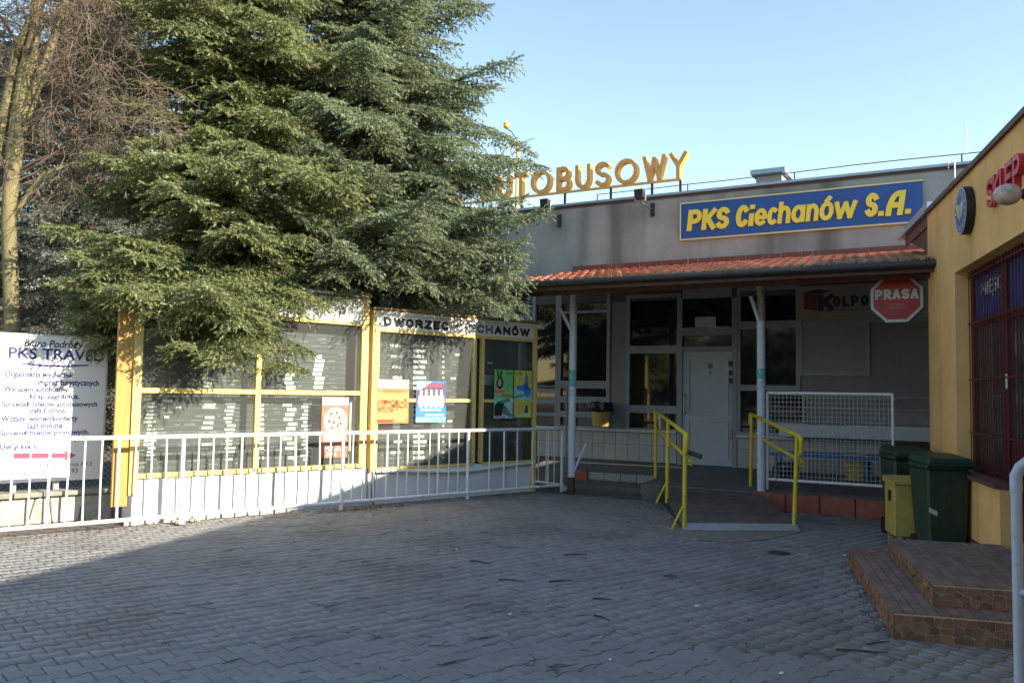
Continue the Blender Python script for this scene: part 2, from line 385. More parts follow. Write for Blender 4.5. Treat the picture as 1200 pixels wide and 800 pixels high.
def glyph(ch_, parent, m, x0, x1, z0, z1, y, depth, t, side=None, lean=0.0, name='letter', tx=None):
    """solid letter made of flat strokes of width t, inside x0..x1, z0..z1, standing out from y towards -y"""
    mb = MB(); h = z1 - z0; w = x1 - x0
    ix, iz = min(t / 2, w * .3), min(t / 2, h * .45)
    paths = []
    for path in GLYPH[ch_]:                      # sharp corners become separate overlapping strokes
        cur = [path[0]]
        for i in range(1, len(path) - 1):
            cur.append(path[i])
            da = ((path[i][0] - path[i - 1][0]) * w, (path[i][1] - path[i - 1][1]) * h); db = ((path[i + 1][0] - path[i][0]) * w, (path[i + 1][1] - path[i][1]) * h)
            if (da[0] * db[0] + da[1] * db[1]) / (math.hypot(*da) * math.hypot(*db) + 1e-9) < .35: paths.append(cur); cur = [path[i]]
        paths.append(cur + [path[-1]])
    for k, path in enumerate(paths):
        P_ = [(x0 + ix + (w - 2 * ix) * a, z0 + iz + (h - 2 * iz) * b) for a, b in path]
        n = len(P_); closed = n > 3 and math.hypot(P_[0][0] - P_[-1][0], P_[0][1] - P_[-1][1]) < 1e-6
        if closed: P_ = P_[:-1]; n -= 1
        def dirn(i, j): 
            d = (P_[j][0] - P_[i][0], P_[j][1] - P_[i][1]); l_ = math.hypot(*d) or 1; return (d[0] / l_, d[1] / l_)
        Lf, Rt = [], []
        for i in range(n):
            if closed: da, db = dirn(i - 1, i), dirn(i, (i + 1) % n)
            else: da = dirn(max(i - 1, 0), max(i, 1)) if i else dirn(0, 1); db = dirn(i, i + 1) if i < n - 1 else da
            na, nb = (-da[1], da[0]), (-db[1], db[0])
            mx, mz = na[0] + nb[0], na[1] + nb[1]; l_ = math.hypot(mx, mz) or 1e-3; mx, mz = mx / l_, mz / l_
            sc_ = min(1.6, 1 / max(.25, mx * na[0] + mz * na[1])) * t / 2
            ax, az = P_[i]
            if not closed and i == 0: ax, az = ax - da[0] * t * .46, az - da[1] * t * .40
            if not closed and i == n - 1: ax, az = ax + db[0] * t * .46, az + db[1] * t * .40
            Lf.append((ax + mx * sc_, az + mz * sc_)); Rt.append((ax - mx * sc_, az - mz * sc_))
        sh = lambda p: (p[0] + lean * (p[1] - z0), p[1])
        Lf = [sh(p) for p in Lf]; Rt = [sh(p) for p in Rt]
        dd = depth + k * .0016
        V = [(p[0], y - dd, p[1]) for p in Lf] + [(p[0], y - dd, p[1]) for p in Rt] + [(p[0], y, p[1]) for p in Lf] + [(p[0], y, p[1]) for p in Rt]
        m_ = n if closed else n - 1
        fr_, sd_ = [], []
        for i in range(m_):
            j = (i + 1) % n
            fr_.append((i, j, n + j, n + i)); sd_ += [(2 * n + i, 3 * n + i, 3 * n + j, 2 * n + j), (i, 2 * n + i, 2 * n + j, j), (n + i, n + j, 3 * n + j, 3 * n + i)]
        if not closed: sd_ += [(0, n, 3 * n, 2 * n), (n - 1, 3 * n - 1, 4 * n - 1, 2 * n - 1)]
        k0 = len(mb.v); mb.v += V
        for f in fr_: mb.f.append(tuple(k0 + q for q in f)); mb.m.append(0)
        for f in sd_: mb.f.append(tuple(k0 + q for q in f)); mb.m.append(1 if side else 0)
    return part(name, mb, [m, side] if side else m, parent)
def word(s_, parent, m, x0, x1, z0, z1, y, depth, t, gap=.22, **kw):
    wd = {'I': .4, 'M': 1.25, 'W': 1.4, 'E': .85, 'L': .85, '.': .3, 'i': .4}
    tot_ = sum(wd.get(c, 1) for c in s_) + gap * (len(s_) - 1); u = (x1 - x0) / tot_; x = x0
    for c in s_:
        w = wd.get(c, 1) * u; glyph(c, parent, m, x, x + w, z0, z1 + (.16 * (z1 - z0) if c == 'Ó' else 0), y, depth, t, **kw); x += w + gap * u

# ================================================================== GROUND
ground = single('ground', MB().add([(-400, -300, -0.045), (400, -300, -0.045), (400, 600, -0.045), (-400, 600, -0.045)], [(0, 1, 2, 3)]),
                mat('bare soil', (0.12, 0.105, 0.085), 0.95, 0.25, 0.6, 0.3, 20), WO, (0, 0, 0), None, None, kind='structure')
# paved yard: interlocking double-T blocks, long rows parallel to the white railing
PV = Frame((0.89, 14.60, 0), R(49.3))
yard = thing('paved_yard', None, None, PV, (0, 0, 0), kind='structure')
def ground_ok(px_, py_):
    return True
part('paving_bed', B(-24, 22, -34, 1.6, -0.04, -0.012), joint_m, yard)
def block_mesh(seed):
    rr = random.Random(seed); L, wf, ww = 0.0985, 0.0815, 0.0585
    g = 0.0022
    out = [(-L, -wf), (-0.062, -wf), (-0.038, -ww), (0.038, -ww), (0.062, -wf), (L, -wf), (L, wf), (0.062, wf), (0.038, ww), (-0.038, ww), (-0.062, wf), (-L, wf)]
    out = [(x - math.copysign(g, x), y - math.copysign(g, y)) for x, y in out]
    top = [(x - math.copysign(0.003, x), y - math.copysign(0.003, y)) for x, y in out]
    n = 12
    v = [(x, y, -0.03) for x, y in out] + [(x, y, -0.006) for x, y in out] + [(x, y, 0.0) for x, y in top]
    f = [tuple(range(2 * n, 3 * n))] + [(i, (i + 1) % n, n + (i + 1) % n, n + i) for i in range(n)] + [(n + i, n + (i + 1) % n, 2 * n + (i + 1) % n, 2 * n + i) for i in range(n)]
    return v, f
bv, bf = block_mesh(0)
mb = MB().add(bv, bf); paver_me = mb.mesh('paver', paver_m)
cells = []
PX, PY = 0.1985, 0.1405
ci = PV.I @ CAM
for j in range(-120, 4):
    for i in range(-80, 80):
        x, y = i * PX + (j % 2) * PX / 2, j * PY + 0.02
        wpos = PV.w(x, y)
        d = wpos.y
        if d < 4.2 or d > 17.5: continue
        px = wpos.x / d * 1000 + 600
        if px < -60 or px > 1260: continue
        yl = YE.I @ wpos
        if yl.y > 0.1: continue
        fl = FA.I @ wpos
        if fl.y > -2.6: continue
        if y > 0.30: continue
        cells.append((wpos.length, x, y))
cells.sort()
near = cells[:300]
for k, (d, x, y) in enumerate(near):
    o = link('paver', paver_me, yard, loc=(x, y, random.uniform(-0.0035, 0.003)))
    o.rotation_euler = (random.uniform(-.004, .004), random.uniform(-.004, .004), random.uniform(-.012, .012))
rest = np.array([(x, y) for d, x, y in cells[300:]])
V0, n0 = np.array(bv), len(bv)
nr = len(rest)
jit = RNG.uniform(-0.003, 0.003, (nr, 1, 1)); tl = RNG.uniform(-.004, .004, (nr, 2))
VV = np.repeat(V0[None], nr, 0)
VV[:, :, 2] += jit[:, :, 0] + VV[:, :, 0] * tl[:, :1] + VV[:, :, 1] * tl[:, 1:]
VV[:, :, 0] += rest[:, :1]; VV[:, :, 1] += rest[:, 1:]
def np_mesh(name, verts, loops_per_face, faces_flat, m):
    me = bpy.data.meshes.new(name)
    me.vertices.add(len(verts)); me.vertices.foreach_set('co', verts.astype(np.float32).ravel())
    nf = len(loops_per_face)
    me.loops.add(len(faces_flat)); me.loops.foreach_set('vertex_index', faces_flat.astype(np.int32))
    st = np.concatenate([[0], np.cumsum(loops_per_face)[:-1]]).astype(np.int32)
    me.polygons.add(nf); me.polygons.foreach_set('loop_start', st)
    me.update(calc_edges=True)
    for mm in (m if isinstance(m, (list, tuple)) else [m]): me.materials.append(mm)
    return me
lens = np.tile(np.array([len(f) for f in bf]), nr)
flat1 = np.concatenate([np.array(f) for f in bf])
flat = (flat1[None] + np.arange(nr)[:, None] * n0).ravel()
paver_far = bpy.data.materials.new('paver concrete field'); paver_far = mat('paver field', (0.222, 0.217, 0.210), 0.8, 0.2, 4.2, 0.18, 160, dirt=((0.10, 0.09, 0.08), 0.9, 0.47, 0.72, 0.65))
link('paver_field', np_mesh('paver_field', VV.reshape(-1, 3), lens, flat, paver_far), yard, kind='stuff')

# ================================================================== BUS STATION
W = 0.02
st_ = thing('bus_station', 'low grey bus station hall with rendered parapet, dark windows and tiled porch roof', 'building', FA, (0, 0, 0))
UL, UR = -16.0, 6.0
zpar = FA.z(826, 221.5)                # parapet top
zfl = FA.z(826, 308.5)                 # roof meets wall
ztop = 3.35                            # top of glazing zone
FLOOR = 0.38
part('parapet_wall', B(UL, UR, 0, 0.35, zfl - 0.35, zpar - 0.056), render_grey, st_)
cp = MB().box(UL, UR + .02, -0.06, 0.40, zpar - 0.055, zpar - 0.01)
part('coping', cp, zinc, st_)
part('coping_drip', B(UL, UR, -0.03, -0.003, zpar - 0.10, zpar - 0.060), mat('dark coping board', (0.07, 0.06, 0.06), 0.8, 0.2, 4), st_)  # thin dark brown strip below the zinc
part('roof', B(UL, UR, 0.40, 12, zpar - 0.35, zpar - 0.25), dark_metal, st_)
part('rear_wall', B(UL, UR, 11.7, 12, 0, zpar - .36), render_grey, st_)
part('side_wall', B(UL, UL + .3, 0.36, 11.6, 0, zpar - .36), render_grey, st_)
part('side_wall', B(UR - .3, UR, 0.36, 11.6, 0, zpar - .36), render_grey, st_)
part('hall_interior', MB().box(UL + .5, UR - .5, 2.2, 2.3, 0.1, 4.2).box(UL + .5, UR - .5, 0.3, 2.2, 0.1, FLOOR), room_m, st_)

# glazing grid: each opening given by photo-measured corners on the wall plane
def rect(x0, y0, x1, y1, y=0.0):
    xm, ym = (x0 + x1) / 2, (y0 + y1) / 2
    return FA.u(x0, ym, y), FA.u(x1, ym, y), FA.z(xm, y1, y), FA.z(xm, y0, y)
def window(px0, px1, panes, y=0.0, name='window', fw=0.07, z0=None, z1=None, mframe=None):
    """one framed window with panes (py top, py bottom), px bounds"""
    xm = (px0 + px1) / 2
    u0, u1 = FA.u(px0, 430, y), FA.u(px1, 430, y)
    zs = [(FA.z(xm, b, y), FA.z(xm, t, y)) for t, b in panes]
    lo = min(z for z, _ in zs) - fw if z0 is None else z0
    hi = max(z for _, z in zs) + fw if z1 is None else z1
    mb = MB(); mb.box(u0 - fw, u0, -0.02, 0.10, lo, hi); mb.box(u1, u1 + fw, -0.02, 0.10, lo, hi)
    edges = sorted(zs)
    cur = lo
    for a, b in edges:
        mb.box(u0, u1, -0.018, 0.098, cur, a); cur = b
    mb.box(u0, u1, -0.018, 0.098, cur, hi)
    fr = part(name, mb, mframe or frame_grey, st_)
    for a, b in edges:
        part('pane', B(u0 - .005, u1 + .005, 0.045, 0.053, a - .005, b + .005), dark_pane, fr)
    return fr, u0 - fw, u1 + fw, lo, hi
SILL = FA.z(720, 503)
wins = []
wins.append(window(565, 583, [(332, 430), (438, 497)]))
wins.append(window(595, 617, [(332, 430), (438, 457), (462, 478), (483, 497)]))
wins.append(window(627, 651, [(338, 455), (460, 468), (473, 483), (487, 500)]))
wins.append(window(657.5, 711, [(341, 364), (367, 446), (455, 464.5), (472, 482), (489, 499)]))
wins.append(window(738, 793.5, [(349, 405), (414, 475), (484, 502)]))
# blank panels between windows
def panel(px0, px1, zlo, zhi, m=wall_grey, name='wall_panel', y0=0.005, y1=0.09):
    return part(name, B(FA.u(px0, 430), FA.u(px1, 430), y0, y1, zlo, zhi), m, st_)
edges = [(w[1], w[2]) for w in wins]
for a, b in zip(edges[:-1], edges[1:]):
    if b[0] - a[1] > 0.01:
        part('wall_panel', B(a[1] + .002, b[0] - .002, 0.0, 0.09, SILL - .02, ztop + .1), wall_grey, st_)
part('wall_panel', B(UL, edges[0][0] - .002, 0.0, 0.09, 0, ztop + .1), wall_grey, st_)
for w in wins:
    if w[4] < ztop + .1: part('lintel', B(w[1], w[2], 0.0, 0.09, w[4] + .002, ztop + .1), wall_grey, st_)
part('beam', B(UL, UR, -0.01, 0.2, ztop + .1, zfl - .353), soffit_m, st_)
# door
du0, du1, _, _ = rect(799.5, 416, 858, 545)
ztr1, ztr0 = FA.z(829, 393), FA.z(829, 406)
dz1 = FA.z(829, 411); dz0 = FLOOR + 0.01
dfr = MB().box(du0 - .09, du0, -.03, .12, FLOOR - .02, ztop + .1).box(du1, du1 + .09, -.03, .12, FLOOR - .02, ztop + .1)
zt2a, zt2b = FA.z(830, 384), FA.z(830, 328)
for a, b in ((dz1, ztr0), (ztr1, zt2a), (zt2b, ztop + .1)): dfr.box(du0, du1, -.028, .118, a, b)
dfo = part('door_frame', dfr, frame_grey, st_)
part('pane', B(du0 - .004, du1 + .004, .045, .053, ztr0 - .004, ztr1 + .004), dark_pane, dfo)
part('pane', B(du0 - .004, du1 + .004, .045, .053, zt2a - .004, zt2b + .004), dark_pane, dfo)
part('notice', B(*[FA.u(p, 375) for p in (814, 838)], .035, .043, FA.z(826, 383), FA.z(826, 371)), grey_white, dfo)
door = part('door', B(du0 + .006, du1 - .006, 0.0, 0.05, dz0, dz1 - .006), door_m, st_)
for t, b in ((419, 486), (492, 538)):
    a0, a1, b0, b1 = rect(806.5, t, 854, b)
    mb = MB()
    for q in ((a0, a1, b0, b0 + .02), (a0, a1, b1 - .02, b1), (a0, a0 + .02, b0 + .02, b1 - .02), (a1 - .02, a1, b0 + .02, b1 - .02)): mb.box(q[0], q[1], -.016, -.0005, q[2], q[3])
    part('moulding', mb, mat('grey moulding', (0.40, 0.42, 0.45), .5, .06, 5), door)
hx = FA.u(803.5, 470)
part('handle', T([(hx, -.02, FA.z(803, 484)), (hx, -.075, FA.z(803, 482)), (hx, -.075, FA.z(803, 464)), (hx, -.02, FA.z(803, 462))], .018), steel_m, door)
for (px, py, s) in ((832.5, 429, .05), (832.5, 437, .035)):
    x, z = FA.uz(px, py); part('door_sticker', MB().prism([(s * math.cos(k * math.pi / 6), s * 1.1 * math.sin(k * math.pi / 6)) for k in range(12)], (x, -.002, z), (1, 0, 0), (0, 0, 1), (0, -.003, 0)), ink_grey, door)
for py in (426, 437, 446):
    x, z = FA.uz(857, py); part('lock', MB().box(x - .03, x + .03, -.06, -.001, z - .045, z + .045), dark_metal, door, bevel=.01)
x, z = FA.uz(857, 509); part('hinge', B(x - .02, x + .03, -.05, -.001, z - .08, z + .08), frame_grey, door)
# column between window C and door is the frames themselves
w5 = window(868, 933, [(340, 376), (385, 451), (458, 507)])
part('mullion', B(FA.u(890, 440), FA.u(897, 440), -0.022, .1, w5[3], w5[4]), frame_grey, w5[0])
part('wall_panel', B(wins[-1][2] + .002, du0 - .092, 0, .09, SILL - .02, ztop + .1), wall_grey, st_) if du0 - .092 > wins[-1][2] + .01 else None
part('wall_panel', B(du1 + .092, w5[1] - .002, 0, .09, SILL - .05, ztop + .1), wall_grey, st_) if w5[1] > du1 + .1 else None
if w5[4] < ztop + .1: part('lintel', B(w5[1], w5[2], 0, .09, w5[4] + .002, ztop + .1), wall_grey, st_)
part('wall_panel', B(w5[2] + .002, UR, 0, .12, 0.2, ztop + .1), wall_grey, st_)
# framed board on the right-hand wall
a0, a1, b0, b1 = rect(940.5, 381, 1015, 436)
fb = part('shutter_board', B(a0, a1, -.02, -.001, b0, b1), mat('board grey', (0.235, 0.23, 0.215), .7, .06, 3), st_)
mb = MB()
for q in ((a0 - .06, a1 + .06, b1, b1 + .06), (a0 - .06, a1 + .06, b0 - .06, b0), (a0 - .06, a0, b0, b1), (a1, a1 + .06, b0, b1)): mb.box(q[0], q[1], -.035, -.002, q[2], q[3])
part('board_frame', mb, frame_grey, fb)
u0 = w5[2]
for py, h in ((375, .05), (464, .03), (478, .03)):
    z = FA.z(1000, py); part('moulding', B(u0 + .03, UR, -.045, -.001, z - h, z), frame_grey, st_)
# small dark hatch behind the mesh
a0, a1, b0, b1 = rect(902, 463, 940, 494)
hw = part('hatch_window', B(a0 - .05, a1 + .05, -.03, -.002, b0 - .05, b1 + .05), frame_grey, st_)
part('pane', B(a0, a1, -.036, -.031, b0, b1), dark_pane, hw)
# white counter ledge
a0, a1, b0, b1 = rect(884, 498, 1100, 513)
part('counter', B(w5[2] - .3, UR, -.32, -.05, b0, b1), mat('counter white', (0.50, 0.52, 0.55), .5, .08, 4), st_, bevel=.008)
# sills and tiled plinth
part('sill', B(edges[0][0], du0 - .095, -.10, -.021, SILL - .03, SILL + .015), grey_white, st_)
SILL2 = FA.z(885, 511)
part('sill', B(du1 + .095, w5[2] + .05, -.10, -.021, SILL2 - .03, SILL2 + .015), grey_white, st_)
part('plinth', B(edges[0][0], du0 - .10, -.012, .09, 0.1, SILL - .032), grout, st_)
part('plinth', B(du1 + .10, UR, -.012, -.0015, 0.1, SILL2 - .032), grout, st_)
tw = 0.245
def tiles(u0, u1, z0, z1, zs):
    k = 0
    n = max(1, round((u1 - u0) / tw)); w = (u1 - u0) / n
    me = {}
    for (a, b) in zs:
        mb = MB().box(0.004, w - .004, -.012, 0, 0.004, b - a - .004)
        me = mb.mesh('tile', plinth_tile)
        for i in range(n):
            link('tile', me, st_, loc=(u0 + i * w, -.0122 - random.uniform(0, .002), a))
PL = st_
zmid = FA.z(700, 518.5)
tiles(FA.u(630, 520), du0 - .10, 0, 0, [(FLOOR + .01, zmid), (zmid, SILL - .035)])
zmid2 = FLOOR + (SILL2 - FLOOR) * .6
tiles(du1 + .10, FA.u(1040, 540), 0, 0, [(FLOOR, zmid2), (zmid2, SILL2 - .035)])
# chimney on the roof
x0, z0 = FA.uz(886, 215, 2.5); x1, z1 = FA.uz(916, 201, 2.5)
ch = part('chimney', B(x0, x1, 2.5, 3.1, zpar - .3, z1), mat('chimney render', (0.36, 0.34, 0.32), .9, .15, 4, .2), st_)
zc = FA.z(900, 199, 2.5)
part('chimney_cap', B(x0 - .09, x1 + .09, 2.38, 3.22, zc - .10, zc), zinc, ch)

part('unseen_end_wall', B(5.55, 5.75, -3.3, -.05, 0, zfl + .3), wall_grey, st_)  # unseen wall added behind the shop corner to keep sunlight off the porch
# porch roof: skewed rows of clay tiles on a boarded deck
EV = -3.6
ze = FA.z(826, 318.5, EV)
ur1 = FA.u(1098, 309, EV)
ul1 = FA.u(560, 330, EV)
def roof_z(y): return zfl + (ze - zfl) * (y / EV)
can = part('porch_roof', MB().hexa([(ul1, EV + .05, ze - .10), (ur1, EV + .05, ze - .10), (ur1, -.003, zfl - .12), (ul1, -.003, zfl - .12),
                                   (ul1, EV + .05, ze - .045), (ur1, EV + .05, ze - .045), (ur1, -.003, zfl - .06), (ul1, -.003, zfl - .06)]), soffit_m, st_)
part('flashing', B(ul1, ur1, -.03, -.004, zfl - .06, FA.z(826, 302.5)), flash_red, can)
slope_len = math.hypot(EV, zfl - ze)
NC, NR_ = 48, 6
tw_ = 0.168
skew = math.tan(R(22.7))
RL = slope_len / NR_
def tile_mesh():
    mb = MB(); ns = 6
    prof = []
    for i in range(ns + 1):
        t = i / ns
        prof.append((t * tw_, 0.030 * math.sin(math.pi * t) ** 0.8))
    v = []
    L = RL * 1.06
    for (s_, lift) in ((0, .024), (L, 0.002)):
        for x, h in prof: v.append((x - s_ * skew * math.cos(math.asin((zfl - ze) / slope_len)), s_, h + lift))
        for x, h in prof: v.append((x - s_ * skew * .98, s_, h + lift - .018))
    n = ns + 1
    f = []
    for i in range(ns):
        f.append((i, i + 1, 2 * n + i + 1, 2 * n + i)); f.append((n + i, i + n + 1, i + 1, i)); f.append((3 * n + i, 2 * n + i, 2 * n + i + 1, 3 * n + i + 1))
    f.append((0, 2 * n, 3 * n, n)); f.append((ns, n + ns, 3 * n + ns, 2 * n + ns))
    me = bpy.data.meshes.new('roof_tile'); me.from_pydata(v, [], f); me.materials.append(tile_red)
    bm = bmesh.new(); bm.from_mesh(me); bmesh.ops.recalc_face_normals(bm, faces=bm.faces); bm.to_mesh(me); bm.free()
    return me
rt = tile_mesh()
ang = math.atan2(zfl - ze, -EV)
count = 0
tot = []
usteps = int((ur1 - ul1) / tw_) + 30
for r_ in range(NR_):
    yy = EV + r_ * RL * math.cos(ang); zz = ze - .025 + r_ * RL * math.sin(ang)
    for c in range(usteps):
        x = ul1 + c * tw_ + .02
        xs = x - (yy - EV) * skew
        if xs < ul1 + .15 or xs + tw_ > ur1: continue
        tot.append((xs, yy, zz, r_))
# nearest/most visible tiles are single parts; any surplus is joined
vis = sorted(tot, key=lambda t: (0 if FA.w(t[0], t[1]).x > -0.1 else 1, -t[0]))
for t in vis[:300]:
    o = link('roof_tile', rt, can, loc=(t[0] + random.uniform(-.004, .004), t[1], t[2] + random.uniform(0, .006)))
    o.rotation_euler = (ang, random.uniform(-.02, .02), random.uniform(-.01, .01))
if len(vis) > 300:
    mb = MB(); Mx = Matrix.Rotation(ang, 3, 'X')
    for t in vis[300:]:
        mb.add([Mx @ v.co + Vector((t[0], t[1], t[2])) for v in rt.vertices], [tuple(p.vertices) for p in rt.polygons])
    part('roof_tile_field', mb, tile_red, can, kind='stuff')
gz = ze - .035
mb = MB().tube([(ul1, EV - .06, gz - .01), (ur1 + .22, EV - .06, gz - .03)], .050, 10)
part('gutter', mb, dark_metal, can, smooth=True)
part('fascia', B(ul1, ur1, EV + .0, EV + .03, ze - .16, ze - .05), brown_dark, can)
part('eaves_beam', B(ul1, ur1, EV + .75, EV + .93, ze - .06, ze + .04), brown_dark, can)
for k in range(9):
    x = ul1 + .5 + k * (ur1 - ul1 - .8) / 8
    part('rafter', MB().hexa([(x, EV + .1, ze - .17), (x + .08, EV + .1, ze - .17), (x + .08, -.02, zfl - .25), (x, -.02, zfl - .25), (x, EV + .1, ze - .11), (x + .08, EV + .1, ze - .11), (x + .08, -.02, zfl - .13), (x, -.02, zfl - .13)]), brown_dark, can)
part('eaves_board', B(ul1, ur1, EV + .28, EV + .31, ze - .20, ze - .10), mat('dull red board', (0.10, 0.035, 0.028), .7, .2, 6), can)
# posts
p2 = FA.g(892, 574, .26); p1x, p1y = FA.g(669.5, 560, .25)
zpost = ze + .02
def post(x, y, z0, lean, lab):
    po = part('porch_post', T([(x, y, z0), (x, y, zpost)], .062, 14), post_white, st_, smooth=True, label=lab)
    return po
for (x, y, z0, pxl) in ((p1x, p1y, 0.0, 1), (p2[0], p2[1], .2, 2)):
    po = post(x, y, z0, 0, None)
    if pxl == 1:
        sy, zz = (432, 452), (432, 452)
        part('brace', T([(x - .015, y - .05, FA.z(671, 387, y)), (FA.u(656, 360, y - .1), y - .1, FA.z(656, 360, y - .1))], .028, 8), post_white, po)
        part('sticker', MB().tube([(x, y, FA.z(671, 453, y)), (x, y, FA.z(671, 433, y))], .0635, 14, False), sticker_m, po)
        part('sticker', MB().tube([(x, y, FA.z(671, 464, y)), (x, y, FA.z(671, 455, y))], .0635, 14, False), mat('pale sticker', (.45, .52, .62), .6, .3, 25), po)
        part('rusty_foot', MB().tube([(x, y, 0), (x, y, .27)], .0655, 12), mat('rust', (.09, .05, .035), .9, .4, 20, .3), po)
        part('brace', T([(x + .05, y, FA.z(673, 552, y)), (FA.u(687, 519, y), y, FA.z(687, 519, y))], .02, 6), post_white, po)
    else:
        part('brace', T([(x - .02, y - .05, FA.z(890, 376, y)), (FA.u(880, 347, y - .1), y - .1, FA.z(880, 347, y - .1))], .03, 8), post_white, po)
        part('sticker', MB().tube([(x, y, FA.z(892, 444, y)), (x, y, FA.z(892, 432, y))], .0635, 14, False), sticker_m, po)
        part('sticker', MB().tube([(x, y, FA.z(892, 457, y)), (x, y, FA.z(892, 446, y))], .0635, 14, False), mat('pale sticker', (.45, .52, .62), .6, .3, 25), po)
        part('bare_patch', MB().tube([(x, y, FA.z(892, 376, y)), (x, y, zpost - .002)], .0632, 14, False), mat('peeling paint', (.34, .31, .27), .9, .5, 16, .4), po)

# porch floor
RX0, RX1 = FA.g(768, 562, .25), FA.g(879, 573, .25)
pf = thing('porch_floor', None, None, FA, (0, 0, 0), kind='structure')
yL = FA.g(730, 556, .22)[1]; yR = FA.g(912, 578, .24)[1]
uA, uB, uC = FA.u(590, 540, -2), RX0[0], UR
def slab(x0, x1, ya, z0=0.0):
    return MB().hexa([(x0, ya, -.02), (x1, ya, -.02), (x1, -.0, -.02), (x0, -.0, -.02), (x0, ya, .245), (x1, ya, .245), (x1, -.0, FLOOR), (x0, -.0, FLOOR)])
part('floor_slab', slab(uA, uB, yL), floor_m, pf)
part('floor_slab', slab(uB, uC, yR), floor_m, pf)
x0 = FA.u(690, 556, yL); x00 = FA.u(664, 556, yL)
part('kerb_block', B(x00, x0 - .01, yL - .05, yL - .002, .05, .262), kerb_red, pf, bevel=.008)
n = 5
me = MB().box(.006, (uB - x0) / n - .006, -.022, 0, .10, .232).mesh('kerb_tile', kerb_tile)
for k in range(n): link('kerb_tile', me, pf, loc=(x0 + k * (uB - x0) / n, yL - .003, 0))
part('low_step', B(x00 - .1, uB - .02, yL - .62, yL - .055, -.02, .075), floor_m, pf, bevel=.01)
n = 5; x0 = RX1[0] + .12; L = (FA.u(1092, 590, yR) - x0) / n
me = MB().box(.005, L - .005, -.12, -.002, -.01, .252).mesh('kerb_block', kerb_red, bevel=.012)
for k in range(n): link('kerb_block', me, pf, loc=(x0 + k * L, yR, 0))

# ---- ramp (plank deck on side beams)
bl, br = WO.g(799, 613, .07), WO.g(932, 614, .07)
tl, tr = WO.g(768, 561, .255), WO.g(879, 571, .255)
rp = thing('entrance_ramp', 'dark plank ramp with steel lip leading up to the porch', 'ramp', WO, (bl[0], bl[1], 0))
NP = 22
for k in range(NP):
    t0, t1 = k / NP + .0012, (k + 1) / NP - .0012
    def P(t, s, dz):
        a = Vector((bl[0], bl[1], .075)).lerp(Vector((tl[0], tl[1], .262)), t); b = Vector((br[0], br[1], .075)).lerp(Vector((tr[0], tr[1], .262)), t)
        p = a.lerp(b, s); p.z += dz; return p
    dz = random.uniform(-.003, .003)
    part('plank', MB().hexa([P(t0, 0, dz - .03), P(t0, 1, dz - .03), P(t1, 1, dz - .03), P(t1, 0, dz - .03), P(t0, 0, dz), P(t0, 1, dz), P(t1, 1, dz), P(t1, 0, dz)]), plank_m, rp)
for s in (0.005, .99):
    part('side_beam', MB().hexa([P(0, s, -.09) , P(0, s + .03, -.09), P(1, s + .03, -.27), P(1, s, -.27), P(0, s, -.034), P(0, s + .03, -.034), P(1, s + .03, -.034), P(1, s, -.034)]), dark_metal, rp)
part('steel_lip', MB().hexa([(bl[0] - .0, bl[1] - .12, 0.004), (br[0] + .02, br[1] - .12, 0.004), (br[0] + .02, br[1] - .005, 0.004), (bl[0], bl[1] - .005, .004), (bl[0], bl[1] - .12, .012), (br[0] + .02, br[1] - .12, .012), (br[0] + .02, br[1] - .005, .078), (bl[0], bl[1] - .005, .078)]), steel_m, rp)

def depth_pt(px, py, Y):
    d = ray(px, py); t = (Y) / d.y; return CAM + d * t
# ---- yellow handrails of the ramp
def handrail(label, feet, tops, loop, extra):
    h = thing('ramp_handrail', label, 'handrail', WO, tuple(feet[0]), 'yellow tubular handrails along the ramp')
    r = .027
    for a, b in zip(feet, tops): part('post', T([a, b], r, 10), rail_yel, h, smooth=True)
    far, nr_ = Vector(tops[0]), Vector(tops[-1])
    d = (nr_ - far).normalized()
    far_x = far - d * .12; end = nr_ + d * loop
    part('top_rail', T([far_x + Vector((0, 0, -.18)), far_x + Vector((0, 0, -.05)), far_x + d * .05, nr_, end - d * .06, end + Vector((0, 0, -.04)), end + Vector((0, 0, -.17)), end - d * .05 + Vector((0, 0, -.22))], r, 10), rail_yel, h, smooth=True)
    m0, m1 = far + Vector((.05, 0, -.32)) - d * .15, nr_ + Vector((.05, 0, -.32)) + d * .04
    part('mid_rail', T([m0, m1], .022, 10), rail_yel, h, smooth=True)
    for p in (far, (far + nr_) / 2, nr_):
        q = p + Vector((0, 0, -.36)); part('bracket', T([q + Vector((.0, 0, 0)), q + Vector((.08, 0, -.03)), q + Vector((.08, 0, .05))], .012, 6), rail_yel, h)
    return h
f0, f1, f2 = WO.g(768, 562, .25), WO.g(781.5, 583, .17), WO.g(802, 615, .06)
FE = [Vector((*f0, .2)), Vector((*f1, .1)), Vector((*f2, .02))]
TP = [depth_pt(768.5, 481, f0[1]), depth_pt(783, 491, f1[1]), depth_pt(803, 508, f2[1])]
hl = handrail('left yellow ramp handrail with three posts and slanting struts', FE, TP, .12, None)
for f in (FE[1], FE[2]):
    part('strut', T([f + Vector((-.02, 0, .27)), f + Vector((-.17, -.08, 0.0))], .014, 6), rail_yel, hl)
q = TP[2] + Vector((.02, 0, -.22)); part('end_cap', T([q, q + Vector((.16, -.1, -.05))], .03, 10), dark_metal, hl)
f0, f2 = WO.g(879.5, 571, .25), WO.g(930.5, 615, .06)
FE = [Vector((*f0, .2)), Vector((*f2, .02))]
TP = [depth_pt(881, 485, f0[1]), depth_pt(934, 510, f2[1])]
hr = handrail('right yellow ramp handrail with two posts beside the wire mesh panel', FE, TP, .18, None)

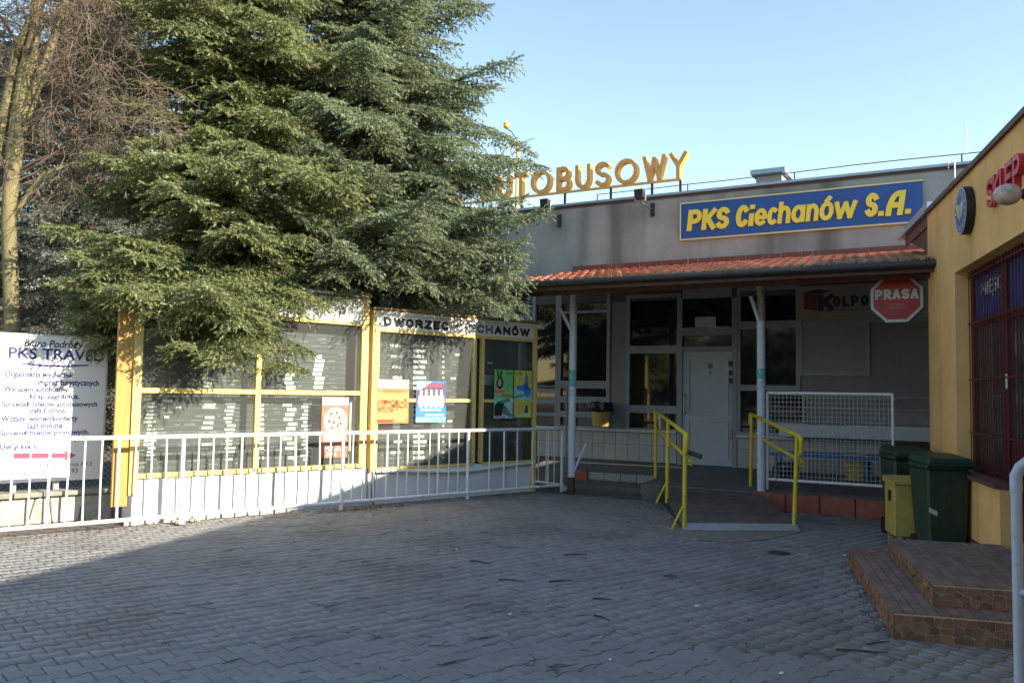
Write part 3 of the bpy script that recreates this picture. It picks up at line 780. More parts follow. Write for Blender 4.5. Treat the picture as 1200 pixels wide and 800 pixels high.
# ---- mesh panel on porch edge
my = -2.30
x0, zt = FA.uz(899, 460, my); x1 = FA.u(1046, 460, my); zb = FA.z(900, 561, my)
mp_ = thing('mesh_panel', 'white welded wire mesh panel standing on the porch beside the ramp', 'fence panel', FA, (x0, my, zb))
for q in (((x0, my, zb), (x0, my, zt)), ((x1, my, zb), (x1, my, zt)), ((x0, my, zb), (x1, my, zb)), ((x0, my, zt), (x1, my, zt))):
    part('frame_bar', T(q, .021, 8), white_paint, mp_)
nv, nh = 30, 19
for k in range(1, nv): x = x0 + (x1 - x0) * k / nv; part('wire', T([(x, my + random.uniform(-.004, .004), zb), (x, my, zt)], .0038, 4), steel_m, mp_)
for k in range(1, nh): z = zb + (zt - zb) * k / nh; part('wire', T([(x0, my + .008, z), (x1, my + .008, z)], .0038, 4), steel_m, mp_)
for x in (x0, x1): part('foot', T([(x, my, zb), (x, my, .27)], .018, 6), white_paint, mp_)

# ---- things on the porch
by = -1.0
x0, z0 = FA.uz(902, 531, by); x1 = FA.u(1032, 534, by)
be = thing('trestle_bench', 'blue steel trestle bench behind the wire mesh panel', 'bench', FA, (x0, by, .33))
part('rail', B(x0, x1, by - .03, by + .03, z0 - .03, z0 + .03), blue_steel, be)
part('rail', B(x0, x1, by + .35, by + .41, z0 - .03, z0 + .03), blue_steel, be)
for x in (x0 + .1, x1 - .2):
    for y in (by, by + .38): part('leg', B(x - .02, x + .02, y - .025, y + .025, .31 if y == by else .35, z0 - .032), blue_steel, be)
    part('cross_bar', B(x - .02, x + .02, by + .032, by + .348, z0 - .02, z0 + .02), blue_steel, be)
def bucket(name, label, fr, c, r0, r1, h, m, group=None):
    t = thing(name, label, 'bin', fr, c, group)
    part('body', MB().lathe([(r0, 0), (r0 * 1.02, .01), (r1, h - .03), (r1 + .015, h - .03), (r1 + .015, h), (r1 - .01, h), (r0 - .01, .03)], 18, c), m, t, smooth=True)
    return t
x, z = FA.uz(1004, 557, -.75)
yb = bucket('litter_bucket', 'yellow round bucket on the porch floor under the white counter', FA, (x, -.75, .35), .15, .19, .42, bin_yel)
x, z = FA.uz(704.5, 499, -.28)
bb = bucket('hanging_bin', 'yellow waste bin lined with a black bag hanging below the dark window', FA, (x, -.28, z), .16, .20, .36, bin_yel)
bm_ = MB()
prof = [(.17, .27), (.235, .29), (.25, .35), (.235, .40), (.22, .44), (.19, .455), (.10, .43), (.02, .40)]
k0 = 0; bm_.lathe(prof, 16, (x, -.28, z)); bm_.v = [(a + random.uniform(-.02, .02), b + random.uniform(-.02, .02), c + random.uniform(-.018, .018)) for a, b, c in bm_.v]
part('bag_liner', bm_, bag_m, bb, smooth=True)
part('hook', B(x - .02, x + .02, -.09, .0, z + .2, z + .24), dark_metal, bb)
# dark bundle under the bench
x, z = FA.uz(921, 548, -.8)
mb = MB(); bm = bmesh.new(); bmesh.ops.create_icosphere(bm, subdivisions=2, radius=1)
vs = [(x + v.co.x * .22 * random.uniform(.85, 1.15), -.8 + v.co.y * .18, .35 + max(0, (v.co.z + .75)) * .16 * random.uniform(.85, 1.15)) for v in bm.verts]
fs = [tuple(v.index for v in f.verts) for f in bm.faces]; bm.free()
single('rubbish_bag', MB().add(vs, fs), bag_m, FA, (x, -.8, .35), 'crumpled black bag lying under the blue bench', 'bag', smooth=True)

# ---- pieces by post 1: low rail behind the display (grey tube barrier)
by2 = -1.9
xa, za = FA.uz(604, 452, by2); xb = FA.u(664.5, 452, by2)
gb = thing('tube_barrier', 'thin grey tube barrier standing on the porch behind the timetable case', 'barrier', FA, (xb, by2, .28))
part('top_bar', T([(xa - .6, by2, za), (xb, by2, za)], .018, 8), frame_grey, gb)
part('upright', T([(xb, by2, .29), (xb, by2, za)], .018, 8), frame_grey, gb)
part('upright', T([(xa - .6, by2, .29), (xa - .6, by2, za)], .018, 8), frame_grey, gb)

# ---- floodlights on parapet
def flood(label, hpx, hpy, wpx, wpy):
    xw, zw = FA.uz(wpx, wpy, 0); xh, zh = FA.uz(hpx, hpy, -.75)
    t = thing('floodlight', label, 'floodlight', FA, (xw, 0, zw), 'floodlights aimed at the station parapet')
    part('wall_plate', B(xw - .04, xw + .04, -.03, -.001, zw - .13, zw + .13), dark_metal, t)
    part('arm', T([(xw, -.04, zw), (xh + .05, -.70, zh - .19), (xh, -.77, zh - .125)], .014, 6), dark_metal, t)
    hd = part('head', MB().hexa([(xh - .09, -.86, zh - .08), (xh + .09, -.86, zh - .08), (xh + .065, -.70, zh - .06), (xh - .065, -.70, zh - .06), (xh - .09, -.88, zh + .08), (xh + .09, -.88, zh + .08), (xh + .07, -.70, zh + .07), (xh - .07, -.70, zh + .07)]), dark_metal, t, bevel=.008)
    part('yoke', MB().box(xh - .105, xh - .094, -.80, -.76, zh - .13, zh + .02).box(xh + .094, xh + .105, -.80, -.76, zh - .13, zh + .02).box(xh - .0935, xh + .0935, -.80, -.76, zh - .13, zh - .12), steel_m, hd)
flood('black floodlight on a bent arm nearer the spruce branches', 640.5, 239, 656, 259)
flood('black floodlight on a bent arm beside the blue station sign', 751, 228, 765, 246)

# ---- roof lettering
ys = .25
rs = thing('roof_sign', 'golden block letters reading DWORZEC AUTOBUSOWY on a rail above the parapet', 'sign', FA, (0, ys, zpar - .1))
SY = [('A', 568, 584), ('U', 585.5, 604), ('T', 606, 624.5), ('O', 625.5, 651.5), ('B', 655.5, 674.5), ('U', 677.5, 698), ('S', 700.5, 720.5), ('O', 723.5, 753), ('W', 756, 786), ('Y', 787, 811)]
def base_y(px): return 230.5 + (px - 615) * -.1085
zb_ = FA.z(740, base_y(740) - .0, ys); zt_ = FA.z(795, 180.5, ys)
zb_ = FA.z(795, 211, ys)
for ch_, a, b in SY:
    u0, u1 = FA.u(a, base_y(a) - 14, ys), FA.u(b, base_y(b) - 14, ys)
    glyph(ch_, rs, letter_face, u0, u1 - .05, zb_, zt_, ys, .15, .078, side=letter_or)
ul = FA.u(568, 236, ys); pitch = .52
for k, ch_ in enumerate('CEZROWD'):
    u1 = ul - .55 - k * pitch
    glyph(ch_, rs, letter_face, u1 - (.44 if ch_ != 'W' else .5), u1, zb_, zt_, ys, .15, .078, side=letter_or)
ua, ub = ul - 4.6, FA.u(801, 211, ys)
part('rail', B(ua, ub, ys - .16, ys - .10, zb_ - .045, zb_ - .005), letter_face, rs)
for px in (476, 520, 570, 615, 665.5, 719, 767, 800):
    u = FA.u(px, base_y(px), ys); part('support', B(u - .02, u + .02, ys - .15, ys - .11, zpar - .02, zb_ - .047), dark_metal, rs)
# ---- TV aerial mast behind the sign
x, z = FA.uz(606.5, 165, 1.2)
an = thing('aerial_mast', 'slim orange mast with thin aerial rods rising behind the roof letters', 'aerial', FA, (x, 1.2, zpar - .3))
part('mast', T([(x, 1.2, zpar - .3), (x, 1.2, z)], .03, 8), letter_or, an)
for py, l1, l2 in ((169, -.05, .36), (179, -.1, .26)):
    z = FA.z(606, py, 1.2); part('rod', T([(x + l1, 1.16, z - .02), (x + l2 + .1, 1.16, z + .06)], .007, 5), dark_metal, an)
z = FA.z(606, 170, 1.2); part('stub', T([(x + .28, 1.16, z + .02), (x + .28, 1.16, z - .14)], .006, 5), steel_m, an)
c = [(x - .75 + .75 * math.sin(t), 1.1, FA.z(606, 197, 1.2) - .3 + .45 * (1 - math.cos(t))) for t in np.linspace(0, 1.5, 8)]
part('cable', T(c, .012, 5), dark_metal, an)
part('insulator', MB().lathe([(.01, -.09), (.07, -.04), (.07, .05), (.01, .1)], 10, (x - .24, 1.1, FA.z(594, 147, 1.1))), letter_or, an, smooth=True)
part('boom', T([(x, 1.2, FA.z(606, 165, 1.2)), (x - .12, 1.12, FA.z(600, 154, 1.1)), (x - .24, 1.1, FA.z(594, 150, 1.1))], .012, 5), dark_metal, an)
# ---- lightning wire along the parapet
lw = thing('lightning_wire', 'thin lightning conductor wire running along the roof edge on short stays', 'wire', FA, (0, .6, zpar - .2))
pts = [(px, py) for px, py in ((700, 228), (760, 221.5), (806, 216), (850, 211.5), (931, 202), (1000, 193.5), (1060, 187), (1127, 180.5), (1160, 177))]
W3 = []
for px, py in pts:
    x, z = FA.uz(px, py, .6); W3.append((x, .6, z))
part('wire', T(W3, .009, 5), dark_metal, lw)
for i in (0, 2, 4, 7): part('stay', T([(W3[i][0], .6, zpar - .3), W3[i]], .012, 5), dark_metal, lw)
x, z = FA.uz(1132, 145, .6); x2, z2 = FA.uz(1133, 180, .6)
part('spike', T([(x2, .6, z2), (x, .6, z)], .008, 5), steel_m, lw)
for px, a, b in ((1111.5, 188, 198), (1119, 189, 214)):
    x, z = FA.uz(px, a, -.06); x, zz = FA.uz(px, b, -.06)
    part('stay', T([(x, -.075, zz), (x, -.075, z)], .011, 5), steel_m, lw)

# ---- blue PKS sign
yb_ = -.06
u0, u1 = FA.u(798, 262, yb_), FA.u(1080.7, 236, yb_)
z0, z1 = FA.z(900, 272.5, yb_), FA.z(900, 229.5, yb_)
sg = thing('station_name_sign', 'long blue sign board with raised yellow letters on the grey parapet', 'sign', FA, (u0, yb_, z0))
part('panel', B(u0, u1, yb_ + .01, -.002, z0, z1), sign_blue, sg)
mb = MB()
for q in ((u0 - .02, u1 + .02, z1, z1 + .022), (u0 - .02, u1 + .02, z0 - .022, z0), (u0 - .02, u0, z0, z1)): mb.box(q[0], q[1], yb_ - .005, -.002, q[2], q[3])
part('edging', mb, pale_yel, sg)
def slope_y(px, y0, px0): return y0
zcap0, zcap1 = FA.z(830, 269.7, yb_), FA.z(830, 244.5, yb_)
zx = FA.z(893, 241.5, yb_); zdesc = zcap0
LET = [('P', 806, 822.5, 0, 1), ('K', 823, 839.5, 0, 1), ('S', 839.5, 855, 0, 1), ('C', 862.5, 877.5, 0, 1), ('i', 878, 884, 0, 1), ('e', 884.5, 899.5, 0, .78), ('c', 899.5, 912, 0, .78), ('h', 912, 927, 0, 1), ('a', 927.5, 944, 0, .78), ('n', 945, 960, 0, .78), ('ó', 960.5, 977.5, 0, 1.06), ('w', 977.5, 1004.5, 0, .78), ('S', 1014, 1029.5, 0, 1), ('.', 1031, 1036, 0, .2), ('A', 1038.5, 1060.5, -.05, 1), ('.', 1062, 1068, 0, .2)]
H = zcap1 - zcap0
for ch_, a, b, lo, hi in LET:
    pyb = 269.5 - (a - 806) * .0725
    g_ = {'A': 'a2'}.get(ch_, ch_)
    glyph(g_, sg, sign_yel, FA.u(a, pyb - 12, yb_) - .015, FA.u(b, pyb - 12, yb_) - .02, zcap0 + H * lo, zcap0 + H * hi, yb_ + .008, .035, .088 if ch_ in 'PKSCAi.' else .074, lean=.10)

# ---- KOLPORTER sign
a0, a1, b0, b1 = rect(934, 332, 1092, 374, -.05)
kp = thing('kiosk_sign', 'cream KOLPORTER kiosk sign with red block logo under the porch roof', 'sign', FA, (a0, -.05, b0))
part('panel', B(a0, a1, -.05, -.002, b0, b1), kolp_m, kp)
xr = [FA.u(p, 355, -.05) for p in (942, 957, 962, 974, 976, 1092)]
zz = [FA.z(955, p, -.05) for p in (364.5, 362, 345, 343)]
part('logo_block', MB().prism([(xr[0], zz[1]), (xr[2], zz[0]), (xr[2], zz[2]), (xr[0], zz[3])], (0, -.0505, 0), (1, 0, 0), (0, 0, 1), (0, -.004, 0)), mat('dull red print', (.17, .02, .022), .6, .1, 6), kp)
part('logo_top', MB().prism([(xr[0], zz[3] + .004), (xr[2], zz[2] + .004), (xr[3], zz[2] + .05), (xr[1], zz[3] + .06)], (0, -.0505, 0), (1, 0, 0), (0, 0, 1), (0, -.004, 0)), ink_m, kp)
glyph('K', kp, ink_m, xr[2] - .04, xr[3] + .04, zz[0], zz[2], -.0551, .004, .085)
u0, u1 = FA.u(976, 354, -.05), FA.u(1018, 352, -.05)
word('OLPO', kp, ink_m, u0, u1, FA.z(995, 359, -.05), FA.z(995, 346.5, -.05), -.0505, .004, .05)
u2 = u1 + (u1 - u0) * .97
word('RTER', kp, ink_m, u1 + .05, u2, FA.z(995, 359, -.05), FA.z(995, 346.5, -.05), -.0505, .004, .05)
part('underline', B(xr[2], a1 - .1, -.0535, -.0505, zz[0] + .0, zz[0] + .012), ink_m, kp)

# ---- PRASA octagon hanging under eave
yo = -3.05
xc, zc = FA.uz(1051, 349.5, yo); xe = FA.u(1083.5, 349.5, yo); rr = (xe - xc) / math.cos(math.pi / 8)
pr = thing('press_sign', 'red octagonal PRASA newspaper sign with white rim hanging under the eaves', 'sign', FA, (xc, yo, zc))
def octo(r): return [(r * math.cos(math.pi / 8 + k * math.pi / 4), r * math.sin(math.pi / 8 + k * math.pi / 4)) for k in range(8)]
part('case', MB().prism(octo(rr), (xc, yo + .09, zc), (1, 0, 0), (0, 0, 1), (0, -.12, 0)), mat('dark green case', (.03, .05, .05), .4, .1, 5), pr)
part('rim', MB().prism(octo(rr * .955), (xc, yo - .0305, zc), (1, 0, 0), (0, 0, 1), (0, -.006, 0)), grey_white, pr)
part('face', MB().prism(octo(rr * .85), (xc, yo - .037, zc), (1, 0, 0), (0, 0, 1), (0, -.005, 0)), prasa_red, pr)
s_ = rr * .72
word('PRASA', pr, grey_white, xc - s_ * 1.02, xc + s_ * 1.02, zc - .05 * rr, zc + .33 * rr, yo - .0422, .003, .034, gap=.16)
text_part('KURIER', pr, mat('dim print', (.35, .2, .18), .6), xc - s_ * .3, xc + s_ * .35, zc - .27 * rr, zc - .2 * rr, yo - .0422, .002)
text_part('PORANNY', pr, mat('dim print', (.35, .2, .18), .6), xc - s_ * .42, xc + s_ * .48, zc - .40 * rr, zc - .32 * rr, yo - .0422, .002)
part('hanger', T([(xc - .18, yo + .03, zc + rr * .9), (xc - .18, yo + .03, roof_z(yo) - .08)], .014, 6), dark_metal, pr)
part('hanger', T([(xc + .18, yo + .03, zc + rr * .9), (xc + .18, yo + .03, roof_z(yo) - .08)], .014, 6), dark_metal, pr)

# ---- weeds in the gutter
vs, fs = [], []
for k in range(4600):
    x = random.uniform(FA.u(650, 320, EV), ur1 + .05); y = EV + random.uniform(-.09, .16); z = ze - random.uniform(.0, .035)
    dens = 0.4 + .6 * math.sin(x * 3.1) ** 2
    if random.random() > dens: continue
    h = random.uniform(.02, .10) if random.random() < .985 else random.uniform(.15, .4)
    dx, dy = random.uniform(-.05, .05), random.uniform(-.08, .02); w = random.uniform(.004, .011)
    kk = len(vs); vs += [(x, y, z), (x + w, y, z), (x + dx + w * .4, y + dy, z + h)]; fs.append((kk, kk + 1, kk + 2))
for px in (712, 723, 727, 755, 803, 807, 816, 862, 902, 918, 952, 956, 960):
    x = FA.u(px, 312, EV + .3); h = random.uniform(.15, .42); dx = random.uniform(-.06, .08)
    kk = len(vs); vs += [(x, EV + .3, ze + .05), (x + .012, EV + .3, ze + .05), (x + dx, EV + .3, ze + .08 + h)]; fs.append((kk, kk + 1, kk + 2))
single('gutter_weeds', MB().add(vs, fs), straw, FA, (0, EV, ze), 'dry grass and moss growing along the porch gutter', 'weeds', kind='stuff')

# ================================================================== YELLOW SHOP
sh = thing('shop_building', 'ochre yellow shop building at right with barred windows', 'building', YE, (0, 0, 0))
ZE = 4.07
xL = YE.u(1088.5, 400); xW = YE.u(1120, 400); yR_ = .12
zw1 = YE.z(1120, 319); zsill = YE.z(1169.5, 567)
XR = 12.0
part('wall', MB().box(xL, xW, 0, .3, -.02, ZE).box(xW, XR, 0, .3, zw1, ZE).box(xW, -.0, 0, .12, .0, zsill - .04).box(2.2, XR, 0, .3, 0, zw1 - .0), shop_yel, sh)
part('wall_return', B(xL, xL + .3, .302, 6, -.02, ZE), shop_yel, sh)
part('rear_wall', B(xL, XR, 6.0, 6.3, -.02, ZE), shop_yel, sh)
part('unseen_end_wall', B(XR - .3, XR, .302, 5.99, -.02, ZE), shop_yel, sh)
part('jamb', B(-.002, -.20, .121, .42, 0, zsill - .04), shop_yel, sh)
part('plinth', B(xW, -.21, -.012, -.001, -.01, .22), mat('plinth red', (.13, .04, .03), .8, .2, 6), sh)
part('sill', B(xW + .002, .02, -.05, .30, zsill - .04, zsill), mat('sill red brown', (.13, .05, .045), .6, .2, 8), sh)
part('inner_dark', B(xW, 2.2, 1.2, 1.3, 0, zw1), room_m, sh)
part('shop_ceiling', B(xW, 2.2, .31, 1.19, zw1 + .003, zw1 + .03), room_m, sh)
# roof: projecting eaves board + low slope
roof = part('roof', MB().hexa([(xL - .05, -.022, ZE + .0), (XR + .3, -.022, ZE), (XR + .3, 3.2, ZE + .55), (xL - .35, 3.2, ZE + .55), (xL - .05, -.022, ZE + .03), (XR + .3, -.022, ZE + .03), (XR + .3, 3.2, ZE + .60), (xL - .35, 3.2, ZE + .60)]), dark_metal, sh)
part('roof_slope', MB().hexa([(xL - .35, 3.2, ZE + .55), (XR + .3, 3.2, ZE + .55), (XR + .3, 6.6, ZE), (xL - .35, 6.6, ZE), (xL - .35, 3.2, ZE + .60), (XR + .3, 3.2, ZE + .60), (XR + .3, 6.6, ZE + .03), (xL - .35, 6.6, ZE + .03)]), dark_metal, roof)
part('fascia', B(xL - .02, XR, -.040, -.023, ZE - .03, ZE + .025), brown_dark, roof)
part('soffit', B(xL - .015, XR, -.0225, -.002, ZE - .02, ZE - .003), brown_dark, roof)
# wedge-shaped eave end beyond the far corner
xo = YE.u(1057, 247.5, .0)
part('eave_end', MB().prism([(xL - .004, ZE - .02), (xo + .05, ZE - .02), (xL - .004, YE.z(1086, 297, .0))], (0, .02, 0), (1, 0, 0), (0, 0, 1), (0, 2.4, 0)), brown_dark, roof)
part('eave_board', B(xo + .25, xL - .003, -.0, .018, ZE - .17, ZE - .03), mat('fascia brown', (.11, .05, .04), .6, .2, 6), roof)
part('eave_flashing', B(xo - .05, xL + .05, -.06, 2.5, ZE - .018, ZE + .012), zinc, roof)
x, z = YE.uz(1090, 238, .1); part('flashing_upstand', MB().hexa([(xo + .35, -.02, ZE + .02), (xL + .1, -.02, ZE + .02), (xL + .1, .5, ZE + .02), (xo + .35, .5, ZE + .02), (xo + .25, -.02, ZE + .13), (xL + .1, -.02, ZE + .13), (xL + .1, .5, ZE + .13), (xo + .25, .5, ZE + .13)]), zinc, roof)

# window with security grille
yw = .16
mb = MB()
xD = YE.u(1178, 450, yw)
zt1 = YE.z(1160, 369, yw)
mb.box(xW + .004, xW + .09, yw, yw + .08, zsill + .002, zw1 - .003); mb.box(xD - .10, xD, yw, yw + .08, zsill + .002, zw1 - .003)
mb.box(xW + .09, xD - .10, yw, yw + .08, zsill + .002, zsill + .07); mb.box(xW + .09, xD - .10, yw, yw + .08, zw1 - .09, zw1 - .003); mb.box(xW + .09, xD - .10, yw, yw + .08, zt1 - .08, zt1)
wn = part('window_frame', mb, shop_red, sh)
part('pane', B(xW + .085, xD - .095, yw + .03, yw + .038, zsill + .065, zt1 - .075), glass_dirty, wn)
part('name_panel', B(xW + .085, xD - .095, yw + .02, yw + .05, zt1 - .005, zw1 - .085), mat('navy panel', (.02, .035, .17), .5, .1, 5), wn)
uM0, uM1 = YE.u(1148.5, 338, yw), YE.u(1174.5, 330, yw)
OFF_sh = OFF[wn.name]
text_part('MIĘSO', wn, grey_white, uM0, uM1, YE.z(1150, 351.5, yw), YE.z(1150, 331, yw), yw + .018, .008, .01, lean=0)
# second (door) bay
mb = MB().box(xD + .002, xD + .10, yw, yw + .08, .34, zw1 - .003).box(xD + .10, 2.19, yw, yw + .08, zt1 - .10, zt1).box(xD + .10, 2.19, yw, yw + .08, zw1 - .09, zw1 - .003)
dr = part('door_frame', mb, shop_red, sh)
part('name_panel', B(xD + .098, 2.19, yw + .02, yw + .05, zt1 - .0, zw1 - .085), mat('navy panel', (.02, .035, .17), .5, .1, 5), dr)
part('door_panel', B(xD + .10, xD + 1.0, yw + .02, yw + .06, .36, YE.z(1190, 512, yw)), shop_red, dr)
part('pane', B(xD + .098, xD + 1.0, yw + .03, yw + .038, YE.z(1190, 512, yw), zt1 - .10), glass_dirty, dr)
part('handle', T([(xD + .17, yw - .03, YE.z(1194, 455, yw)), (xD + .17, yw - .03, YE.z(1194, 437, yw))], .012, 6), steel_m, dr)
# display goods behind the glass
gd = thing('shop_goods', 'crowded bottles and packets inside the barred shop window', 'goods', YE, (-.8, .45, zsill), kind='stuff')
mb = [MB() for _ in range(4)]
for k in range(60):
    x = random.uniform(xW + .15, xD - .15); r_ = random.uniform(.025, .05); h = random.uniform(.15, .3); y = random.uniform(.35, .7)
    mb[k % 4].lathe([(r_, 0), (r_, h * .65), (r_ * .4, h * .8), (r_ * .4, h)], 8, (x, y, zsill + random.choice((.0, .0, .33))))
for k, c_ in enumerate(((.35, .05, .04), (.05, .15, .07), (.5, .5, .48), (.25, .15, .05))): part('bottle', mb[k], mat('goods %d' % k, c_, .3, .2, 30), gd, kind='stuff')
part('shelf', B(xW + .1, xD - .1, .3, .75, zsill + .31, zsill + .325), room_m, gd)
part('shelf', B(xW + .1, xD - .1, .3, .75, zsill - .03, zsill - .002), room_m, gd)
part('curtain', MB().add([(xW + .45 + .5 * k / 24, .34 + .02 * (k % 2), z) for k in range(25) for z in (zsill + .7, zt1 - .1)], [(2 * k, 2 * k + 2, 2 * k + 3, 2 * k + 1) for k in range(24)]), mat('net curtain', (.33, .33, .34), .8, .2, 6), gd)
# grille: each bar a part of the window
gy = yw - .03
gr = thing('window_grille', 'dark red welded security bars across the shop window and door', 'grille', YE, (xW, gy, zsill))
n = 14
for k in range(n):
    x = xW + .05 + (xD - .02 - xW - .05) * k / (n - 1); part('bar', B(x - .004, x + .004, gy - .004, gy + .004, zsill + .01, zw1 - .01), shop_red, gr)
for k in range(1, 8):
    x = xD + .02 + .1 * k; part('bar', B(x - .004, x + .004, gy - .004, gy + .004, .40, zw1 - .01), shop_red, gr)
for z in (zsill + .06, zsill + .42, zsill + 1.0, zt1 - .04, zw1 - .07):
    part('cross_bar', B(xW + .02, xD + .8, gy - .010, gy - .0045, z - .009, z + .009), shop_red, gr)

# shop lettering, logo, lamp
sk = thing('shop_lettering', 'raised crimson letters SKLEP on the ochre wall below the eaves', 'sign', YE, (YE.u(1150, 225), 0, YE.z(1155, 243.7)))
zb1, zt1_ = YE.z(1156, 242.5, -.09), YE.z(1156, 208.0, -.09)
for ch_, a, b in (('S', 1150.8, 1158.6), ('K', 1158.8, 1166.2), ('L', 1166.5, 1172), ('E', 1173, 1181), ('P', 1181.5, 1190.5), ('M', 1198.5, 1213)):
    glyph(ch_, sk, letter_red, YE.u(a, 215, -.09), YE.u(b, 205, -.09), zb1, zt1_, -.004, .055, .050)
xc, zc = YE.uz(1130.5, 247, -.05); rr = .5 * abs(YE.z(1130.5, 220.5, -.05) - YE.z(1130.5, 276.5, -.05))
lg = thing('round_logo_sign', 'round blue and white emblem disc on the ochre shop wall', 'sign', YE, (xc, 0, zc))
def disc(r, y0, d, sx=1): return MB().prism([(r * sx * math.cos(k * math.pi / 16), r * math.sin(k * math.pi / 16)) for k in range(32)], (xc, y0, zc), (1, 0, 0), (0, 0, 1), (0, -d, 0))
part('case', disc(rr, -.002, .085), black_m, lg)
part('white_ring', disc(rr * .985, -.0872, .004), grey_white, lg)
part('blue_ring', disc(rr * .92, -.0914, .002), mat('emblem blue', (.04, .10, .36), .5, .1, 6), lg)
part('white_line', disc(rr * .70, -.0936, .002), grey_white, lg)
part('blue_field', disc(rr * .66, -.0958, .002), mat('emblem blue', (.04, .10, .36), .5, .1, 6), lg)
def blob(px_, pz_, sx, sz, m, nm):
    part(nm, MB().prism([(sx * math.cos(k * math.pi / 8), sz * math.sin(k * math.pi / 8)) for k in range(16)], (xc + px_, -.098, zc + pz_), (1, 0, 0), (0, 0, 1), (0, -.002, 0)), m, lg)
for s in (-1, 1):
    part('white_wing', MB().prism([(s * .03, .06), (s * .13, .10), (s * .14, .02), (s * .08, -.07), (s * .04, -.06)], (xc, -.098, zc), (1, 0, 0), (0, 0, 1), (0, -.002, 0)), grey_white, lg)
blob(0, -.02, .045, .09, mat('emblem gold', (.45, .33, .12), .5, .1, 6), 'gold_figure')
for k in range(18):
    t = k * 2 * math.pi / 18; x_, z_ = xc + rr * .81 * math.cos(t), zc + rr * .81 * math.sin(t)
    part('emblem_mark', MB().prism([(-.014, -.02), (.014, -.02), (.010, .02), (-.010, .02)], (x_, -.0936, z_), (math.sin(t), 0, -math.cos(t)), (math.cos(t), 0, math.sin(t)), (0, -.002, 0)), grey_white, lg)
xl, zl = YE.uz(1181, 228, -.22)
lm = thing('wall_lamp', 'dirty oval globe lamp on a short bracket below the crimson letters', 'lamp', YE, (xl, 0, zl))
gmb = MB(); ng = 20
prof = [(.088 * math.sin(t), .105 * -math.cos(t)) for t in np.linspace(.06, math.pi - .06, 12)]
k = len(gmb.v)
gmb.lathe(prof, 20, (0, 0, 0)); gmb.v = [(xl + a, -.22 + c, zl + b) for a, b, c in gmb.v]
part('globe', gmb, lamp_globe, lm, smooth=True)
b_ = MB().lathe([(.05, 0), (.05, .10), (.035, .12)], 12); b_.v = [(xl + a, -c, zl + b) for a, b, c in b_.v]
part('mount', b_, dark_metal, lm, smooth=True)

# ---- entrance steps
stp = thing('entrance_steps', 'two broad brown tiled steps with crazy stone risers before the shop door', 'steps', YE, (0, 0, 0))
S1 = (-.33, 2.40, -1.28); S2 = (.05, 2.10, -.97); h1, h2 = .18, .335
lo_ = part('lower_step', B(S1[0] + .012, S1[1] - .012, S1[2] + .012, -.013, -.02, h1 - .012), mortar, stp)
up_ = part('upper_step', B(S2[0] + .012, S2[1] - .012, S2[2] + .012, -.0135, h1 - .01, h2 - .012), mortar, stp)
def tread(x0, x1, y0, y1, z, parent, skip=None):
    lx, ly = .15, .075
    ny = max(1, round((y1 - y0) / ly)); dy = (y1 - y0) / ny
    me = MB().box(.003, lx - .003, .003, dy - .003, -.012, 0).mesh('step_tile', step_tile)
    half = MB().box(.003, lx / 2 - .003, .003, dy - .003, -.012, 0).mesh('step_tile', step_tile)
    for j in range(ny):
        x = x0; first = True
        while x < x1 - .02:
            w_ = lx / 2 if (first and j % 2) else lx
            if x + w_ > x1 + .001: w_ = lx / 2
            if x + w_ > x1 + .03: break
            if not (skip and skip(x + w_ / 2, y0 + (j + .5) * dy)):
                o = link('step_tile', me if w_ == lx else half, parent, loc=(x, y0 + j * dy, z + random.uniform(-.0015, .0015)))
            x += w_; first = False
tread(S1[0], S1[1], S1[2], 0, h1, lo_, lambda x, y: S2[0] + .1 < x < S2[1] - .1 and y > S2[2] + .1)
tread(S2[0], S2[1], S2[2], 0, h2, up_)
def voronoi(x0, x1, z0, z1, n, seed):
    rr_ = random.Random(seed); nx = max(2, int((x1 - x0) / n)); nz = max(1, round((z1 - z0) / (n * .8)))
    sx, sz = (x1 - x0) / nx, (z1 - z0) / nz
    P_ = [(x0 + (i + .5 + rr_.uniform(-.38, .38)) * sx, z0 + (j + .5 + rr_.uniform(-.34, .34)) * sz) for i in range(nx) for j in range(nz)]
    out = []
    for a in P_:
        poly = [(x0, z0), (x1, z0), (x1, z1), (x0, z1)]
        for b in P_:
            if a is b or abs(a[0] - b[0]) > 3 * sx: continue
            mx_, mz_ = (a[0] + b[0]) / 2, (a[1] + b[1]) / 2; nx_, nz_ = b[0] - a[0], b[1] - a[1]
            L_ = math.hypot(nx_, nz_); off = .006
            res = []
            for k in range(len(poly)):
                p, q = poly[k], poly[(k + 1) % len(poly)]
                dp = ((p[0] - mx_) * nx_ + (p[1] - mz_) * nz_) / L_ + off; dq = ((q[0] - mx_) * nx_ + (q[1] - mz_) * nz_) / L_ + off
                if dp <= 0: res.append(p)
                if dp * dq < 0: t = dp / (dp - dq); res.append((p[0] + (q[0] - p[0]) * t, p[1] + (q[1] - p[1]) * t))
            poly = res
            if len(poly) < 3: break
        if len(poly) >= 3: out.append(poly)
    return out
def riser_front(x, y0, y1, z0, z1, parent, seed):   # faces towards the camera (+x)
    for poly in voronoi(y0, y1, z0, z1, .062, seed):
        part('riser_stone', MB().prism(poly, (x - .0118, 0, 0), (0, 1, 0), (0, 0, 1), (.011 + random.uniform(0, .003), 0, 0)), step_stone, parent)
def riser_side(y, x0, x1, z0, z1, parent, seed):
    for poly in voronoi(x0, x1, z0, z1, .085, seed):
        part('riser_stone', MB().prism(poly, (0, y + .0118, 0), (1, 0, 0), (0, 0, 1), (0, -.011 - random.uniform(0, .003), 0)), step_stone, parent)
riser_front(S1[1], S1[2] + .004, -.02, 0.0, h1 - .016, lo_, 1)
